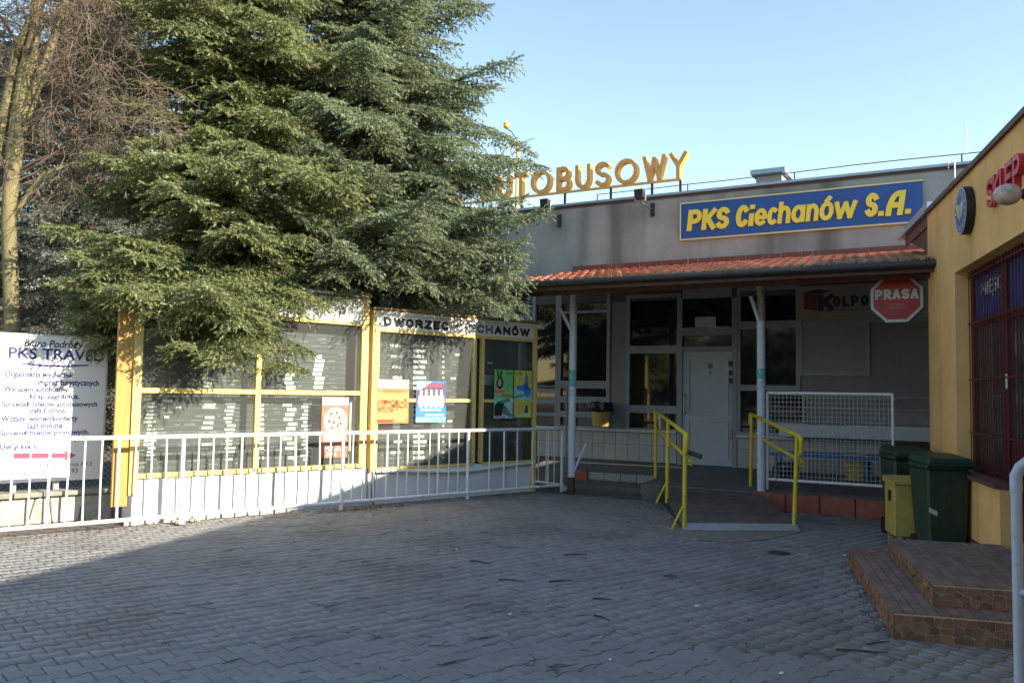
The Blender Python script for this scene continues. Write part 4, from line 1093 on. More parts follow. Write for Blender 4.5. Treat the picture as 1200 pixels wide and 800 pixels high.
riser_front(S2[1], S2[2] + .004, -.02, h1 + .003, h2 - .016, up_, 2)
riser_side(S1[2], S1[0] + .01, S1[1] - .004, 0, h1 - .016, lo_, 3)
riser_side(S2[2], S2[0] + .01, S2[1] - .004, h1 + .003, h2 - .016, up_, 4)

# ---- grey railing at right edge
c = depth_pt(1190.5, 560, 4.15)
rl = thing('step_railing', 'blue grey tubular railing with a rounded top at the right edge of the yard', 'railing', WO, (c.x, c.y, 0))
top = depth_pt(1191, 552, 4.15).z
part('post', T([(c.x, c.y, -.02), (c.x, c.y, top - .03)], .024, 14), pole_grey, rl, smooth=True)
d_ = Vector((.62, -.78, 0))
e_ = Vector((c.x, c.y, top))
part('top_rail', T([e_ + Vector((0, 0, -.10)), e_ + Vector((0, 0, -.02)), e_ + d_ * .02 + Vector((0, 0, .02)), e_ + d_ * .06 + Vector((0, 0, .055)), e_ + d_ * .15 + Vector((0, 0, .09)), e_ + d_ * 1.2 + Vector((0, 0, .09))], .0275, 14), pole_grey, rl, smooth=True)
zc_ = depth_pt(1190, 693, 4.15).z
part('mid_rail', T([(c.x, c.y, zc_), tuple(Vector((c.x, c.y, zc_)) + d_ * 1.2)], .02, 12), pole_grey, rl, smooth=True)
part('post', T([tuple(Vector((c.x, c.y, -.02)) + d_ * 1.2), tuple(e_ + d_ * 1.2 + Vector((0, 0, .09)))], .024, 14), pole_grey, rl, smooth=True)

# ---- wheelie bins
def wheelie(label, c, ang_, patch):
    fr = Frame((c[0], c[1], 0), ang_)
    t = thing('wheelie_bin', label, 'bin', fr, (0, 0, 0), 'green wheelie bins by the shop wall')
    def ring(w, d, z, y0=0): return [(-w, -d + y0, z), (w, -d + y0, z), (w, d + y0, z), (-w, d + y0, z)]
    a = ring(.235, .25, .06); b = ring(.285, .33, .93); K_ = .80
    mb = MB().hexa(a + b)
    part('body', mb, bin_green, t, bevel=.03)
    part('rim', MB().hexa(ring(.30, .355, .93) + ring(.30, .355, .975)), bin_green, t, bevel=.012)
    part('lid', MB().hexa([(-.305, -.40, .978), (.305, -.40, .978), (.305, .34, .978), (-.305, .34, .978), (-.27, -.36, 1.045), (.27, -.36, 1.045), (.27, .31, 1.075), (-.27, .31, 1.075)]), bin_green, t, bevel=.02)
    part('lid_lip', B(-.30, .30, -.425, -.395, .965, .985), bin_green, t, bevel=.008)
    part('handle', T([(-.24, .36, .93), (-.24, .42, .98), (.24, .42, .98), (.24, .36, .93)], .018, 8), bin_green, t, smooth=True)
    for s in (-1, 1):
        w = MB().lathe([(.06, -.025), (.10, -.025), (.10, .025), (.06, .025)], 16); w.v = [(s * .25 + z_, .25 + x_, .10 + y_) for x_, y_, z_ in w.v]
        part('wheel', w, black_m, t, smooth=True)
    for k in range(3): part('rib', MB().hexa([(-.2 + k * .2 - .012, -.268, .12), (-.2 + k * .2 + .012, -.268, .12), (-.2 + k * .2 + .012, -.24, .12), (-.2 + k * .2 - .012, -.24, .12), (-.2 + k * .2 - .012, -.336, .86), (-.2 + k * .2 + .012, -.336, .86), (-.2 + k * .2 + .012, -.30, .86), (-.2 + k * .2 - .012, -.30, .86)]), bin_green, t)
    if patch:
        part('label_sticker', MB().hexa([(patch[0] - .05, -.305, .48), (patch[0] + .05, -.305, .44), (patch[0] + .05, -.29, .44), (patch[0] - .05, -.29, .48), (patch[0] - .05, -.310, .53), (patch[0] + .05, -.310, .49), (patch[0] + .05, -.295, .49), (patch[0] - .05, -.295, .53)]), grey_white, t)
    for c_ in t.children: c_.scale = (K_, K_ * .92, 1)
    return t
wheelie('near green wheelie bin standing against the ochre wall by the steps', (4.60, 9.20), R(90 + 4), (-.2,))
wheelie('far green wheelie bin between the mesh panel and the yellow box', (4.84, 10.5), R(90 + 4), (-.18,))
fr = Frame((4.55, 9.82, 0), R(90 + 10))
bx = thing('salt_box', 'small dull yellow metal box with lid on legs between the green bins', 'box', fr, (0, 0, 0))
part('body', B(-.20, .22, -.22, .22, .12, .70), bin_yel, bx, bevel=.008)
part('lid', MB().hexa([(-.22, -.25, .702), (.24, -.25, .702), (.24, .24, .702), (-.22, .24, .702), (-.22, -.25, .722), (.24, -.25, .722), (.24, .24, .765), (-.22, .24, .765)]), bin_yel, bx)
for x in (-.15, .16):
    for y in (-.19, .19): part('leg', B(x - .02, x + .02, y - .02, y + .02, 0, .12), bin_yel, bx)
part('latch', B(-.225, -.202, -.07, -.03, .50, .62), black_m, bx)

# ================================================================== RAILING + TIMETABLE CASES
Y0 = 0.0
zr = 1.055; zbR = .105
fx0 = -11.5
fn = thing('white_railing', 'long white tubular railing in front of the timetable cases', 'railing', DI, (0, 0, 0))
part('top_rail', T([(fx0, 0, zr), (-.06, 0, zr), (-.015, .03, zr), (0, .09, zr), (0.0, .85, zr)], .027, 12), white_paint, fn, smooth=True)
part('bottom_rail', T([(fx0, 0, zbR), (.02, 0, zbR)], .024, 10), white_paint, fn, smooth=True)
part('bottom_rail', T([(0, .03, zbR), (0.0, .85, zbR)], .02, 10), white_paint, fn, smooth=True)
foot_px = [(661, 540), (548, 545), (401, 555), (213.5, 560)]
FX = [DI.u(p, q) for p, q in foot_px]
FX[0] = -.012
bars_px = [(642, 0), (624, 0), (605.5, 0), (590, 0), (573, 0), (548, 1), (536.5, 0), (525.5, 0), (513, 0), (503, 0), (489.5, 0), (477, 0), (466, 0), (453, 0), (438, 0), (425, 0), (413, 0), (401, 1), (386.5, 0), (373.5, 0), (358.5, 0), (345, 0), (328, 0), (313, 0), (299, 0), (282.5, 0), (265, 0), (249, 0), (232, 0), (213.5, 1), (194, 0), (177, 0), (158, 0), (138.5, 0), (118.5, 0), (98.5, 0), (79, 0), (57.5, 0), (35, 0), (13.5, 0), (-10, 1), (-33, 0), (-60, 0), (-90, 0)]
for px, thick in bars_px:
    x = DI.u(px, 555)
    if thick:
        part('post', T([(x, 0, -.01), (x, 0, zr - .02)], .026, 12), white_paint, fn, smooth=True)
    else:
        wide = px in (57.5, 138.5, 282.5, 345, 453, 513, 590)
        part('baluster', T([(x + random.uniform(-.006, .006), random.uniform(-.006, .006), zbR), (x + random.uniform(-.006, .006), random.uniform(-.01, .01), .6), (x, 0, zr)], .0155 if wide else .0105, 8), white_paint, fn)
part('post', T([(-.012, 0.0, -.01), (-.012, 0, zr - .02)], .026, 12), white_paint, fn, smooth=True)
for y in (.2, .4, .6, .82): part('baluster', T([(0, y, zbR), (0, y, zr)], .0105 if y < .8 else .024, 8), white_paint, fn)
part('foot_stone', MB().lathe([(.05, 0), (.065, .03), (.05, .08), (.01, .10)], 9, (.03, -.04, 0)), grey_white, fn, smooth=True)

YD = 0.32           # front plane of both cases
def dz(px, py, y=YD): return DI.z(px, py, y)
def dx(px, py, y=YD): return DI.u(px, py, y)
def text_cols(par, cols, m):
    pass
label_me = {}
def cards(parent, y, items):
    """little destination cards: (px0, px1, py0, py1)"""
    for a, b, t, bt in items:
        x0, x1 = dx(a, (t + bt) / 2, y), dx(b, (t + bt) / 2, y); z0, z1 = dz((a + b) / 2, bt, y), dz((a + b) / 2, t, y)
        part('label_card', B(x0, x1, y - .006, y - .0005, z0, z1), paper, parent)

def print_rows(parent, spans, za, zb):
    mb = MB(); z = za
    while z < zb:
        for a, b in spans:
            x = a
            while x < b:
                w = random.uniform(.02, .16)
                if random.random() < .5: mb.add([(x, yb_k, z), (min(x + w, b), yb_k, z), (min(x + w, b), yb_k, z + random.choice((.010, .014, .022))), (x, yb_k, z + .012)], [(0, 1, 2, 3)])
                x += w + random.uniform(.02, .22)
        z += .052
    part('timetable_print', mb, mat('faint timetable print', (.30, .30, .30), .6, .3, 30), parent, kind='stuff')
# --- left case
xA, xB = dx(152, 520), dx(431, 480)
z0L = dz(300, 548.5); z1L = dz(400, 351)
zsL = dz(400, 376)
cl = thing('timetable_case', 'left yellow framed glass timetable case half hidden by the spruce', 'display case', DI, (xA, YD, 0), 'glazed timetable cases behind the white railing')
DEP = .30; yb_k = YD + DEP - .06 - .0065
part('base', B(xA + .06, xB + .10, YD + .02, YD + DEP + .1, -.02, z0L - .06), white_panel, cl)
for px in (322, 431): x = dx(px, 570); part('base_joint', B(x - .006, x + .006, YD + .012, YD + .0195, 0.0, z0L - .07), ink_grey, cl)
part('plinth_edge', B(xA - .03, xB + .1, YD - .02, YD + .018, -.02, .07), grey_white, cl)
fw = .075
frm = MB()
xm = dx(301.5, 480); zmL = dz(300, 459)
part('post', B(xA, xA + .10, YD - .03, YD + .06, z0L - .25, z1L + .05), frame_yel, cl)
part('post', B(xB - .14, xB - .03, YD - .03, YD + .06, z0L - .06, z1L + .06), frame_yel, cl)
part('mullion', B(xm - .035, xm + .035, YD - .018, YD + .05, z0L, zsL), frame_yel, cl)
for a, b in ((z0L - .055, z0L), (zmL - .03, zmL + .03), (zsL - .05, zsL)):
    part('rail', B(xA + .101, xm - .036, YD - .02, YD + .045, a, b), frame_yel, cl)
    part('rail', B(xm + .036, xB - .141, YD - .02, YD + .045, a, b), frame_yel, cl)
part('side_board', B(xA - .18, xA - .004, YD + .0, YD + .05, .22, z1L), wood_or, cl)
part('header', B(xA, xB - .142, YD - .015, YD + .03, zsL + .001, z1L + .04), board_white, cl)
part('header_trim', B(xA, xB - .02, YD - .05, YD + .12, z1L + .06, z1L + .10), white_paint, cl)
text_part('DWORZEC GŁÓWNY  PLAN JAZDY'[:0] + 'ROZKŁAD JAZDY PKS CIECHANÓW', cl, ink_grey, xA + .5, xB - .25, zsL + .07, zsL + .25, YD - .0165, .002, .015) if False else None
word('ON', cl, ink_grey, dx(394, 363), dx(418, 364), dz(400, 369), dz(400, 358), YD - .0152, .004, .045)
yback = YD + DEP - .06
part('back_board', B(xA + .1, xB - .16, yback, yback + .03, z0L - .05, zsL), board_grey, cl)
part('case_back', B(xA + .0, xB - .03, YD + DEP + .0, YD + DEP + .05, z0L - .05, z1L + .05), white_panel, cl)
part('case_top', B(xA, xB - .03, YD + .061, YD + DEP - .001, z1L + .0, z1L + .05), white_panel, cl)
part('dark_strip', B(dx(407, 430, yback), dx(418, 430, yback), yback - .01, yback - .001, zmL - .1, zsL), board_dark, cl)
part('dark_strip', B(dx(306, 430, yback), dx(318, 430, yback), yback - .01, yback - .001, zmL - .0, zsL), board_dark, cl)
rows = []
for k, py in enumerate(np.linspace(418, 454, 8)):
    rows += [(331 + (k * 7) % 5, 342 + (k * 7) % 5, py - 2.2, py + 1.8), (366 + (k * 3) % 4, 377 + (k * 3) % 4, py - 2.4, py + 1.6)]
    if k % 3 == 0: rows.append((306, 312, py - 2, py + 2))
for k, py in enumerate(np.linspace(468, 538, 17)):
    rows += [(168 + (k * 5) % 6, 178 + (k * 3) % 7, py - 1.4, py + 1.2), (262 + (k * 7) % 5, 271 + (k * 5) % 6, py - 1.4, py + 1.2), (352 + (k * 3) % 5, 360 + (k * 5) % 6, py - 1.4, py + 1.4)]
for k, py in enumerate(np.linspace(474, 536, 12)):
    rows += [(331 + (k * 5) % 7, 342 + (k * 5) % 7, py - 1.8, py + 2), (303, 309, py - 1.5, py + 2)]
for k, py in enumerate((470, 473, 477, 489, 495, 501)): rows.append((236 + (k * 3) % 5, 248 + (k * 5) % 6, py - 1.6, py + 1.6))
for k, py in enumerate((433, 443, 449, 452)): rows.append((238, 246 + k % 3, py - 1.5, py + 1.5))
rows += [(190, 202, 468, 471), (192, 198, 487, 490), (160, 164, 487, 491), (236, 248, 519, 522), (236, 248, 531, 534), (206, 212, 476, 478)]
cards(cl, yback - .001, rows)
print_rows(cl, [(xA + .15, xm - .1), (xm + .12, dx(404, 430, yback))], z0L + .05, zsL - .08)
# slat lines of the timetable
for k in range(26):
    z = z0L + .03 + k * (zsL - z0L - .1) / 26
    if abs(z - zmL) < .04: continue
    part('slat', B(xA + .11, xB - .17, yback - .004, yback - .0005, z, z + .012), mat('slat light', (.155, .15, .15), .5, .3, 8, stretch=(8, 1, 1)), cl)
for (a, b, lo, hi) in ((xA + .1, xm - .035, z0L, zmL - .03), (xA + .1, xm - .035, zmL + .03, zsL - .05), (xm + .035, xB - .14, z0L, zmL - .03), (xm + .035, xB - .14, zmL + .03, zsL - .05)):
    part('pane', B(a, b, YD + .012, YD + .018, lo, hi), glass, cl)

# --- right case
xC, xE = dx(434, 470), dx(627.5, 470)
z0R = dz(500, 545); z1R = dz(530, 375); zsR = dz(530, 390.5)
zmR = dz(500, 469)
xm1, xm2 = dx(556.5, 470), dx(563.5, 470)
cr_ = thing('timetable_case', 'right yellow framed glass timetable case headed DWORZEC CIECHANÓW', 'display case', DI, (xC, YD, 0), 'glazed timetable cases behind the white railing')
part('base', B(xC + .12, xE + .0, YD + .03, YD + DEP + .1, -.02, z0R - .04), white_panel, cr_)
x = dx(440, 570); part('base_joint', B(x - .006, x + .006, YD + .022, YD + .0295, 0.0, z0R - .07), ink_grey, cr_)
bow = MB(); n = 14
for k in range(n):
    a, b = k / n, (k + 1) / n; sag = lambda t: -.07 * math.sin(math.pi * t) ** 2
    xa_, xb_ = xC + .1 + (xE - xC - .12) * a, xC + .1 + (xE - xC - .12) * b
    bow.hexa([(xa_, YD - .05, z0R - .06 + sag(a)), (xb_, YD - .05, z0R - .06 + sag(b)), (xb_, YD + .025, z0R - .06 + sag(b)), (xa_, YD + .025, z0R - .06 + sag(a)),
              (xa_, YD - .05, z0R - .035 + sag(a)), (xb_, YD - .05, z0R - .035 + sag(b)), (xb_, YD + .025, z0R - .02), (xa_, YD + .025, z0R - .02)])
part('sagging_trim', bow, white_panel, cr_)
part('post', B(xC + .0, xC + .055, YD - .03, YD + .06, z0R - .05, z1R + .06), frame_yel, cr_)
part('post', B(xC + .065, xC + .125, YD - .02, YD + .06, z0R - .05, zsR), frame_yel, cr_)
part('post', B(xE - .07, xE, YD - .03, YD + .06, z0R - .55, z1R + .02), frame_yel, cr_)
part('mullion', B(xm1 - .045, xm1 + .005, YD - .02, YD + .05, z0R, zsR - .05), frame_yel, cr_)
part('mullion', B(xm2 - .005, xm2 + .045, YD - .02, YD + .05, z0R, zsR - .05), frame_yel, cr_)
segs = ((xC + .126, xm1 - .046), (xm2 + .046, xE - .071))
for a, b in segs:
    part('rail', B(a, b, YD - .018, YD + .045, z0R - .05, z0R), frame_yel, cr_)
    part('rail', B(a, b, YD - .018, YD + .045, zmR - .025, zmR + .025), frame_yel, cr_)
part('rail', B(xC + .126, xE - .071, YD - .018, YD + .045, zsR - .05, zsR), frame_yel, cr_)
part('header', B(xC + .057, xE - .072, YD - .012, YD + .03, zsR + .001, z1R), board_white, cr_)
part('header_trim', B(xC, xE + .02, YD - .05, YD + .10, z1R + .065, z1R + .10), wood_or, cr_)
part('header_trim', B(xC + .06, xE, YD - .035, YD + .05, z1R + .001, z1R + .05), board_white, cr_)
hw = lambda px: dx(px, 382, YD)
zl0, zl1 = zsR + .035, z1R - .035
word('DWORZEC', cr_, ink_m, hw(449), hw(525), zl0, zl1, YD - .0122, .004, .042)
word('CIECH', cr_, ink_grey, hw(533), hw(577), zl0, zl1, YD - .0122, .004, .04)
word('ANÓW', cr_, ink_m, hw(579), hw(620), zl0, zl1, YD - .0122, .004, .042)
part('back_board', B(xC + .1, xm2, yback, yback + .03, z0R - .02, zsR), board_grey, cr_)
part('back_board', B(xm2 + .01, xE - .05, yback, yback + .03, z0R - .02, zsR), mat('timetable right', (.07, .068, .066), .5, .3, 4), cr_)
part('case_back', B(xC, xE, YD + DEP + .0, YD + DEP + .05, z0R - .05, z1R), board_dark, cr_)
part('case_side', B(xE - .03, xE - .001, YD + .062, YD + DEP - .002, z0R - .05, z1R), frame_yel, cr_)
part('case_top', B(xC, xE, YD + .11, YD + DEP - .001, z1R + .0, z1R + .05), white_panel, cr_)
part('dark_strip', B(dx(504, 430, yback), dx(513, 430, yback), yback - .01, yback - .001, z0R + .1, zsR - .2), board_dark, cr_)
rows = []
for k, py in enumerate(np.linspace(405, 536, 22)):
    rows.append((484 + (k * 5) % 5, 496 + (k * 3) % 5, py - 1.8, py + 1.8))
    if k % 2 == 0: rows.append((457 + (k * 3) % 5, 469 + (k * 7) % 4, py - 1.6, py + 1.6))
    rows.append((518, 520.5, py - 1.2, py + 1.2))
rows += [(528, 534, 442, 444.5), (533, 539, 414, 417), (524, 530, 492, 494.5), (566, 578, 439, 451), (571, 577, 424, 426)]
cards(cr_, yback - .001, rows)
print_rows(cr_, [(xC + .15, dx(503, 430, yback)), (dx(515, 430, yback), xm1 - .06)], z0R + .05, zsR - .1)
for k in range(24):
    z = z0R + .03 + k * (zsR - z0R - .1) / 24
    part('slat', B(xC + .14, dx(503, 460, yback), yback - .004, yback - .0005, z, z + .012), mat('slat light', (.155, .15, .15), .5, .3, 8, stretch=(8, 1, 1)), cr_)
for (a, b), (lo, hi) in [(s, t) for s in segs for t in ((z0R, zmR - .025), (zmR + .025, zsR - .05))]:
    part('pane', B(a, b, YD + .012, YD + .018, lo, hi), glass, cr_)

# --- posters (stuck behind / on the glass)
def poster(label, a, b, t, bt, m, y):
    x0, x1 = dx(a, (t + bt) / 2, y), dx(b, (t + bt) / 2, y); z0, z1 = dz((a + b) / 2, bt, y), dz((a + b) / 2, t, y)
    p = thing('poster', label, 'poster', DI, (x0, y, z0), 'posters in the timetable cases')
    part('sheet', B(x0, x1, y, y + .002, z0, z1), m, p)
    def P(u, v): return (x0 + (x1 - x0) * u, z0 + (z1 - z0) * v)
    def area(u0, v0, u1, v1, mm, nm='print_area', lift=.0012):
        a_, b_ = P(u0, v0), P(u1, v1); part(nm, B(a_[0], b_[0], y - lift, y - .0004, a_[1], b_[1]), mm, p)
    def ell(u, v, ru, rv, mm, nm='print_shape', lift=.0020, n=20):
        c_ = P(u, v); part(nm, MB().prism([(ru * (x1 - x0) * math.cos(2 * math.pi * k / n), rv * (z1 - z0) * math.sin(2 * math.pi * k / n)) for k in range(n)], (c_[0], y - lift + .0006, c_[1]), (1, 0, 0), (0, 0, 1), (0, -.0006, 0)), mm, p)
    def poly(pts, mm, nm='print_shape', lift=.0020):
        part(nm, MB().prism([P(*q) for q in pts], (0, y - lift + .0006, 0), (1, 0, 0), (0, 0, 1), (0, -.0006, 0)), mm, p)
    def txt(s, u0, v0, u1, v1, mm, bold=.01, lift=.0026, shear=0):
        a_, b_ = P(u0, v0), P(u1, v1); text_part(s, p, mm, a_[0], b_[0], a_[1], b_[1], y - lift, 0, bold, shear, name='print_text')
    return area, ell, poly, txt
yp = YD + .005
red_sheet = mat('poster red brown', (.45, .17, .10), .5, .3, 14)
cream = mat('poster cream', (.72, .62, .40), .5, .25, 30)
area, ell, poly, txt = poster('faded pizza poster with a white header in the left timetable case', 376.5, 408, 465, 536, red_sheet, yp)
area(.02, .87, .98, .99, paper); txt('Pizzeria', .25, .90, .75, .955, mat('pinkish print', (.55, .35, .3), .6), 0)
ell(.52, .60, .44, .235, cream); 
for (u, v) in ((.35, .72), (.55, .74), (.66, .66), (.28, .60), (.46, .58), (.38, .5), (.6, .52), (.7, .56)): ell(u, v, .05, .03, mat('olive dot', (.18, .08, .05), .5), lift=.0028, n=8)
area(.1, .27, .9, .40, cream); txt('PIZZA', .12, .12, .9, .2, ink_white); txt('XXL', .2, .03, .6, .1, ink_white)
org = mat('poster orange', (.72, .22, .07), .5, .35, 26)
area, ell, poly, txt = poster('orange food poster with a white header in the right timetable case', 442, 479, 444.5, 496, org, YD - .024)
area(.02, .80, .98, .99, paper); txt('Pizzeria', .3, .86, .85, .93, ink_red, 0)
area(.0, .52, 1, .70, mat('poster amber', (.76, .42, .12), .5, .3, 40)); txt('OBIADY', .18, .68, .85, .77, mat('deep orange', (.6, .12, .04), .5))
for k in range(40): ell(random.uniform(.08, .92), random.uniform(.3, .55), .05, .03, random.choice((mat('deep orange', (.6, .12, .04), .5), mat('poster amber', (.76, .42, .12), .5, .3, 40), mat('poster rust', (.42, .07, .03), .5))), lift=.0024, n=7)
ell(.74, .22, .24, .17, mat('poster gold', (.75, .45, .12), .5, .3, 40)); area(.02, .02, .5, .09, mat('poster rust', (.42, .07, .03), .5)); area(.0, .10, .5, .24, mat('poster gold', (.75, .45, .12), .5, .3, 40))
bl_ = mat('poster blue', (.05, .22, .58), .5, .15, 8)
area, ell, poly, txt = poster('blue bowling poster with white pins beside the orange poster', 487.5, 522.5, 446.5, 495, bl_, YD - .024)
area(.01, .38, .99, .97, mat('poster dusk', (.10, .08, .14), .5, .4, 14)); area(.01, .01, .99, .13, mat('poster cyan', (.25, .6, .75), .5, .2, 20))
poly([(.02, .99), (.5, .99), (.3, .86), (.02, .78)], paper, lift=.0016)
txt('BOWLING', .32, .86, .85, .95, ink_red, .02)
for k in range(5):
    u = .16 + k * .17; ell(u, .52, .10, .16, ink_white); ell(u, .70, .045, .10, ink_white, lift=.0026); area(u - .045, .68, u + .045, .70, ink_red, lift=.0032)
txt('KRĘGIELNIA', .15, .27, .85, .34, ink_white); txt('ZAPRASZAMY', .3, .16, .95, .21, ink_white, 0); txt('www  tel', .5, .04, .95, .1, bl_, 0)
gsheet = mat('poster green', (.20, .55, .14), .5, .25, 6)
area, ell, poly, txt = poster('green party poster showing a woman with bunny ears', 579, 601, 433, 490, gsheet, YD - .024)
area(.0, .0, 1, .42, mat('poster pale blue', (.35, .6, .62), .5, .4, 12)); skin = mat('poster skin', (.62, .40, .30), .5); 
poly([(.1, .99), (.18, .99), (.27, .84), (.2, .82)], ink_m); poly([(.34, .99), (.42, .97), (.36, .82), (.3, .83)], ink_m)
ell(.29, .72, .19, .12, ink_m, lift=.0024); ell(.28, .73, .10, .075, skin, lift=.0030)
poly([(.05, .62), (.5, .62), (.55, .5), (.02, .5)], mat('poster skin', (.62, .40, .30), .5))
txt('Easter', .02, .52, .58, .60, ink_red, .02, lift=.0036); txt('Bunny', .42, .43, .95, .51, ink_red, .02, lift=.0036)
poly([(.02, .05), (.4, .05), (.55, .3), (.2, .34), (.02, .25)], ink_m); poly([(.4, .1), (.95, .02), (.95, .08), (.5, .3)], ink_grey)
poly([(.2, .35), (.8, .42), (.9, .36), (.3, .28)], mat('poster leaf', (.08, .35, .12), .5)); txt('ZAPRASZA', .02, .01, .6, .065, ink_red, .02, lift=.0036)
txt('24.04', .6, .9, .95, .95, ink_m, 0)
area, ell, poly, txt = poster('yellow green party poster with blue splashes next to the bunny poster', 602.5, 623, 434, 489, mat('poster lime', (.55, .62, .12), .5, .3, 5), YD - .024)
area(.0, .38, 1, .62, mat('poster pale blue', (.35, .6, .62), .5, .4, 12)); poly([(.1, .66), (.6, .72), (.9, .62), (.55, .56), (.2, .58)], bl_)
poly([(.5, .56), (.98, .64), (.9, .48), (.7, .42)], bl_); ell(.68, .83, .09, .10, ink_grey); poly([(.6, .99), (.66, .99), (.7, .9), (.64, .9)], ink_grey); poly([(.58, .76), (.8, .76), (.84, .6), (.56, .6)], mat('poster teal', (.05, .3, .32), .5))
ell(.34, .2, .2, .12, mat('poster gold', (.75, .45, .12), .5, .3, 40)); poly([(.62, .1), (.8, .1), (.78, .26), (.66, .26)], ink_navy); poly([(.0, .45), (.6, .5), (.62, .46), (.02, .4)], mat('poster leaf', (.08, .35, .12), .5)); txt('DJ PARTY', .1, .02, .9, .07, paper, .01); txt('KLUB', .06, .9, .4, .95, ink_m, 0)

# ---- PKS TRAVEL billboard on the low stone wall
YB = 1.05
xb1 = DI.u(122, 480, YB); zb0 = DI.z(60, 563.5, YB); zb1_ = DI.z(60, 394, YB); xb0 = DI.u(-130, 470, YB)
bd = thing('travel_billboard', 'white travel agency billboard with navy text and a red arrow', 'billboard', DI, (xb1, YB, zb0))
part('panel', B(xb0, xb1, YB, YB + .03, zb0, zb1_), board_white, bd)
part('frame_edge', MB().box(xb0, xb1 + .02, YB - .004, YB + .04, zb1_ + .001, zb1_ + .02).box(xb1, xb1 + .02, YB - .004, YB + .04, zb0, zb1_), grey_white, bd)
for px in (70, 20): x = DI.u(px, 500, YB); part('support', B(x - .03, x + .03, YB + .041, YB + .10, .3, zb1_ - .1), steel_m, bd)
def bt(s, a, b, t, bm2, m=ink_navy, bold=.03, shear=0):
    xm_ = (a + b) / 2
    text_part(s, bd, m, DI.u(a, (t + bm2) / 2, YB), DI.u(b, (t + bm2) / 2, YB), DI.z(xm_, bm2, YB), DI.z(xm_, t, YB), YB - .002, 0, bold, shear, name='text_line')
bt('Biuro Podróży', 28, 98, 398, 409.5, ink_m, .02, .25)
bt('PKS TRAVEL', 10, 119, 408.5, 421.5, ink_navy, .02)
for s, a, b, t, b2 in (('Organizacja wycieczek', 5, 86, 435, 444), ('i imprez turystycznych', 40, 116, 444.5, 453.5), ('Wynajem autobusów.', 4, 81, 452.5, 461), ('kraj, zagranica.', 35, 93, 460.5, 469), ('Sprzedaż biletów autobusowych', 2, 114, 469.5, 478), ('cała Europa.', 35, 78, 477.5, 486), ('Wczasy, wycieczki-oferty', 1, 91, 486.5, 495.5), ('last minute.', 33, 75, 495, 502), ('Sprzedaż biletów promowych.', 0, 104, 503, 511), ('rezerwacja noclegów pracowniczych.', -30, 100, 512.5, 519), ('Usługi ksero.', 0, 46, 520, 528)):
    bt(s, a, b, t, b2)
bt('wejście z poczekalni dworca PKS', -14, 108, 542.5, 548.5, ink_m, .0); bt('tel./fax (0-23) 672 21 93', 7, 91, 550, 557, ink_m, 0)
def bpoly(pts, m, nm):
    part(nm, MB().prism([DI.uz(px, py, YB - .002) for px, py in pts], (0, YB - .0015, 0), (1, 0, 0), (0, 0, 1), (0, -.0015, 0)), m, bd)
bpoly([(16, 530.5), (76, 530.5), (76, 527.5), (89, 533), (76, 540), (76, 536.5), (16, 537)], ink_red, 'red_arrow')
bpoly([(11, 424.5), (40, 426.5), (75, 428), (104, 427), (104, 428.5), (75, 430.2), (40, 428.6)], ink_navy, 'swoosh_line')
for py in (437, 454.5, 471, 488, 504.5, 521):
    bpoly([(-3, py - 1.6), (2.5 if py < 460 else 0.5, py), (-3, py + 1.6)], ink_red, 'bullet')

# low stone wall with slab cap, chain link fence above it
YS = .95
sw = thing('stone_wall', 'low wall of pale field stones capped with mossy slabs under the billboard', 'wall', DI, (dx(120, 600), YS, 0))
xs1 = DI.u(133, 590, YS); zs1 = DI.z(60, 581, YS); xs0 = DI.u(-120, 590, YS)
part('core', B(xs0, xs1, YS + .03, YS + .30, -.03, zs1 - .01), mortar, sw)
for k, poly_ in enumerate(voronoi(xs0, xs1 - .02, 0.0, zs1 - .008, .30, 21)):
    d_ = random.uniform(.03, .055)
    mbs = MB().prism(poly_, (0, YS + .029, 0), (1, 0, 0), (0, 0, 1), (0, -d_, 0))
    part('stone', mbs, stone_m, sw, bevel=.012)
x = xs0
while x < xs1:
    w_ = random.uniform(.38, .5); part('cap_slab', B(x, min(x + w_ - .012, xs1 + .03), YS - .07, YS + .36, zs1 + random.uniform(0, .004), zs1 + .055 + random.uniform(0, .006)), cap_m, sw, bevel=.008); x += w_
cf = thing('chain_link_fence', 'dark chain link fence between the billboard and the timetable case', 'fence', DI, (xb1, YB + .25, 0))
mb = MB(); x0_, x1_ = xb1 - 1.2, DI.u(165, 500, YB + .25); zf0, zf1 = .38, 2.0
k = -40
while k < 80:
    a = x0_ + k * .075
    for s in (1, -1):
        za, zb__ = zf0, zf1
        xa_, xb_ = (a, a + s * (zf1 - zf0)) 
        t0 = 0.0; t1 = 1.0
        lo, hi = sorted((xa_, xb_))
        # clip to fence width
        def tt(xv): return (xv - xa_) / (xb_ - xa_)
        ta, tb = sorted((tt(x0_), tt(x1_)))
        t0, t1 = max(0, ta), min(1, tb)
        if t1 - t0 > .01:
            mb.tube([(xa_ + (xb_ - xa_) * t0, YB + .25 + s * .004, zf0 + (zf1 - zf0) * t0), (xa_ + (xb_ - xa_) * t1, YB + .25 + s * .004, zf0 + (zf1 - zf0) * t1)], .004, 3, False)
    k += 1
part('mesh_wire', mb, dark_metal, cf, kind='stuff')
part('post', T([(x1_, YB + .25, 0), (x1_, YB + .25, zf1 + .05)], .025, 8), dark_metal, cf)
part('post', T([(x0_, YB + .25, 0), (x0_, YB + .25, zf1 + .05)], .025, 8), dark_metal, cf)
part('top_wire', T([(x0_, YB + .25, zf1), (x1_, YB + .25, zf1)], .008, 6), dark_metal, cf)

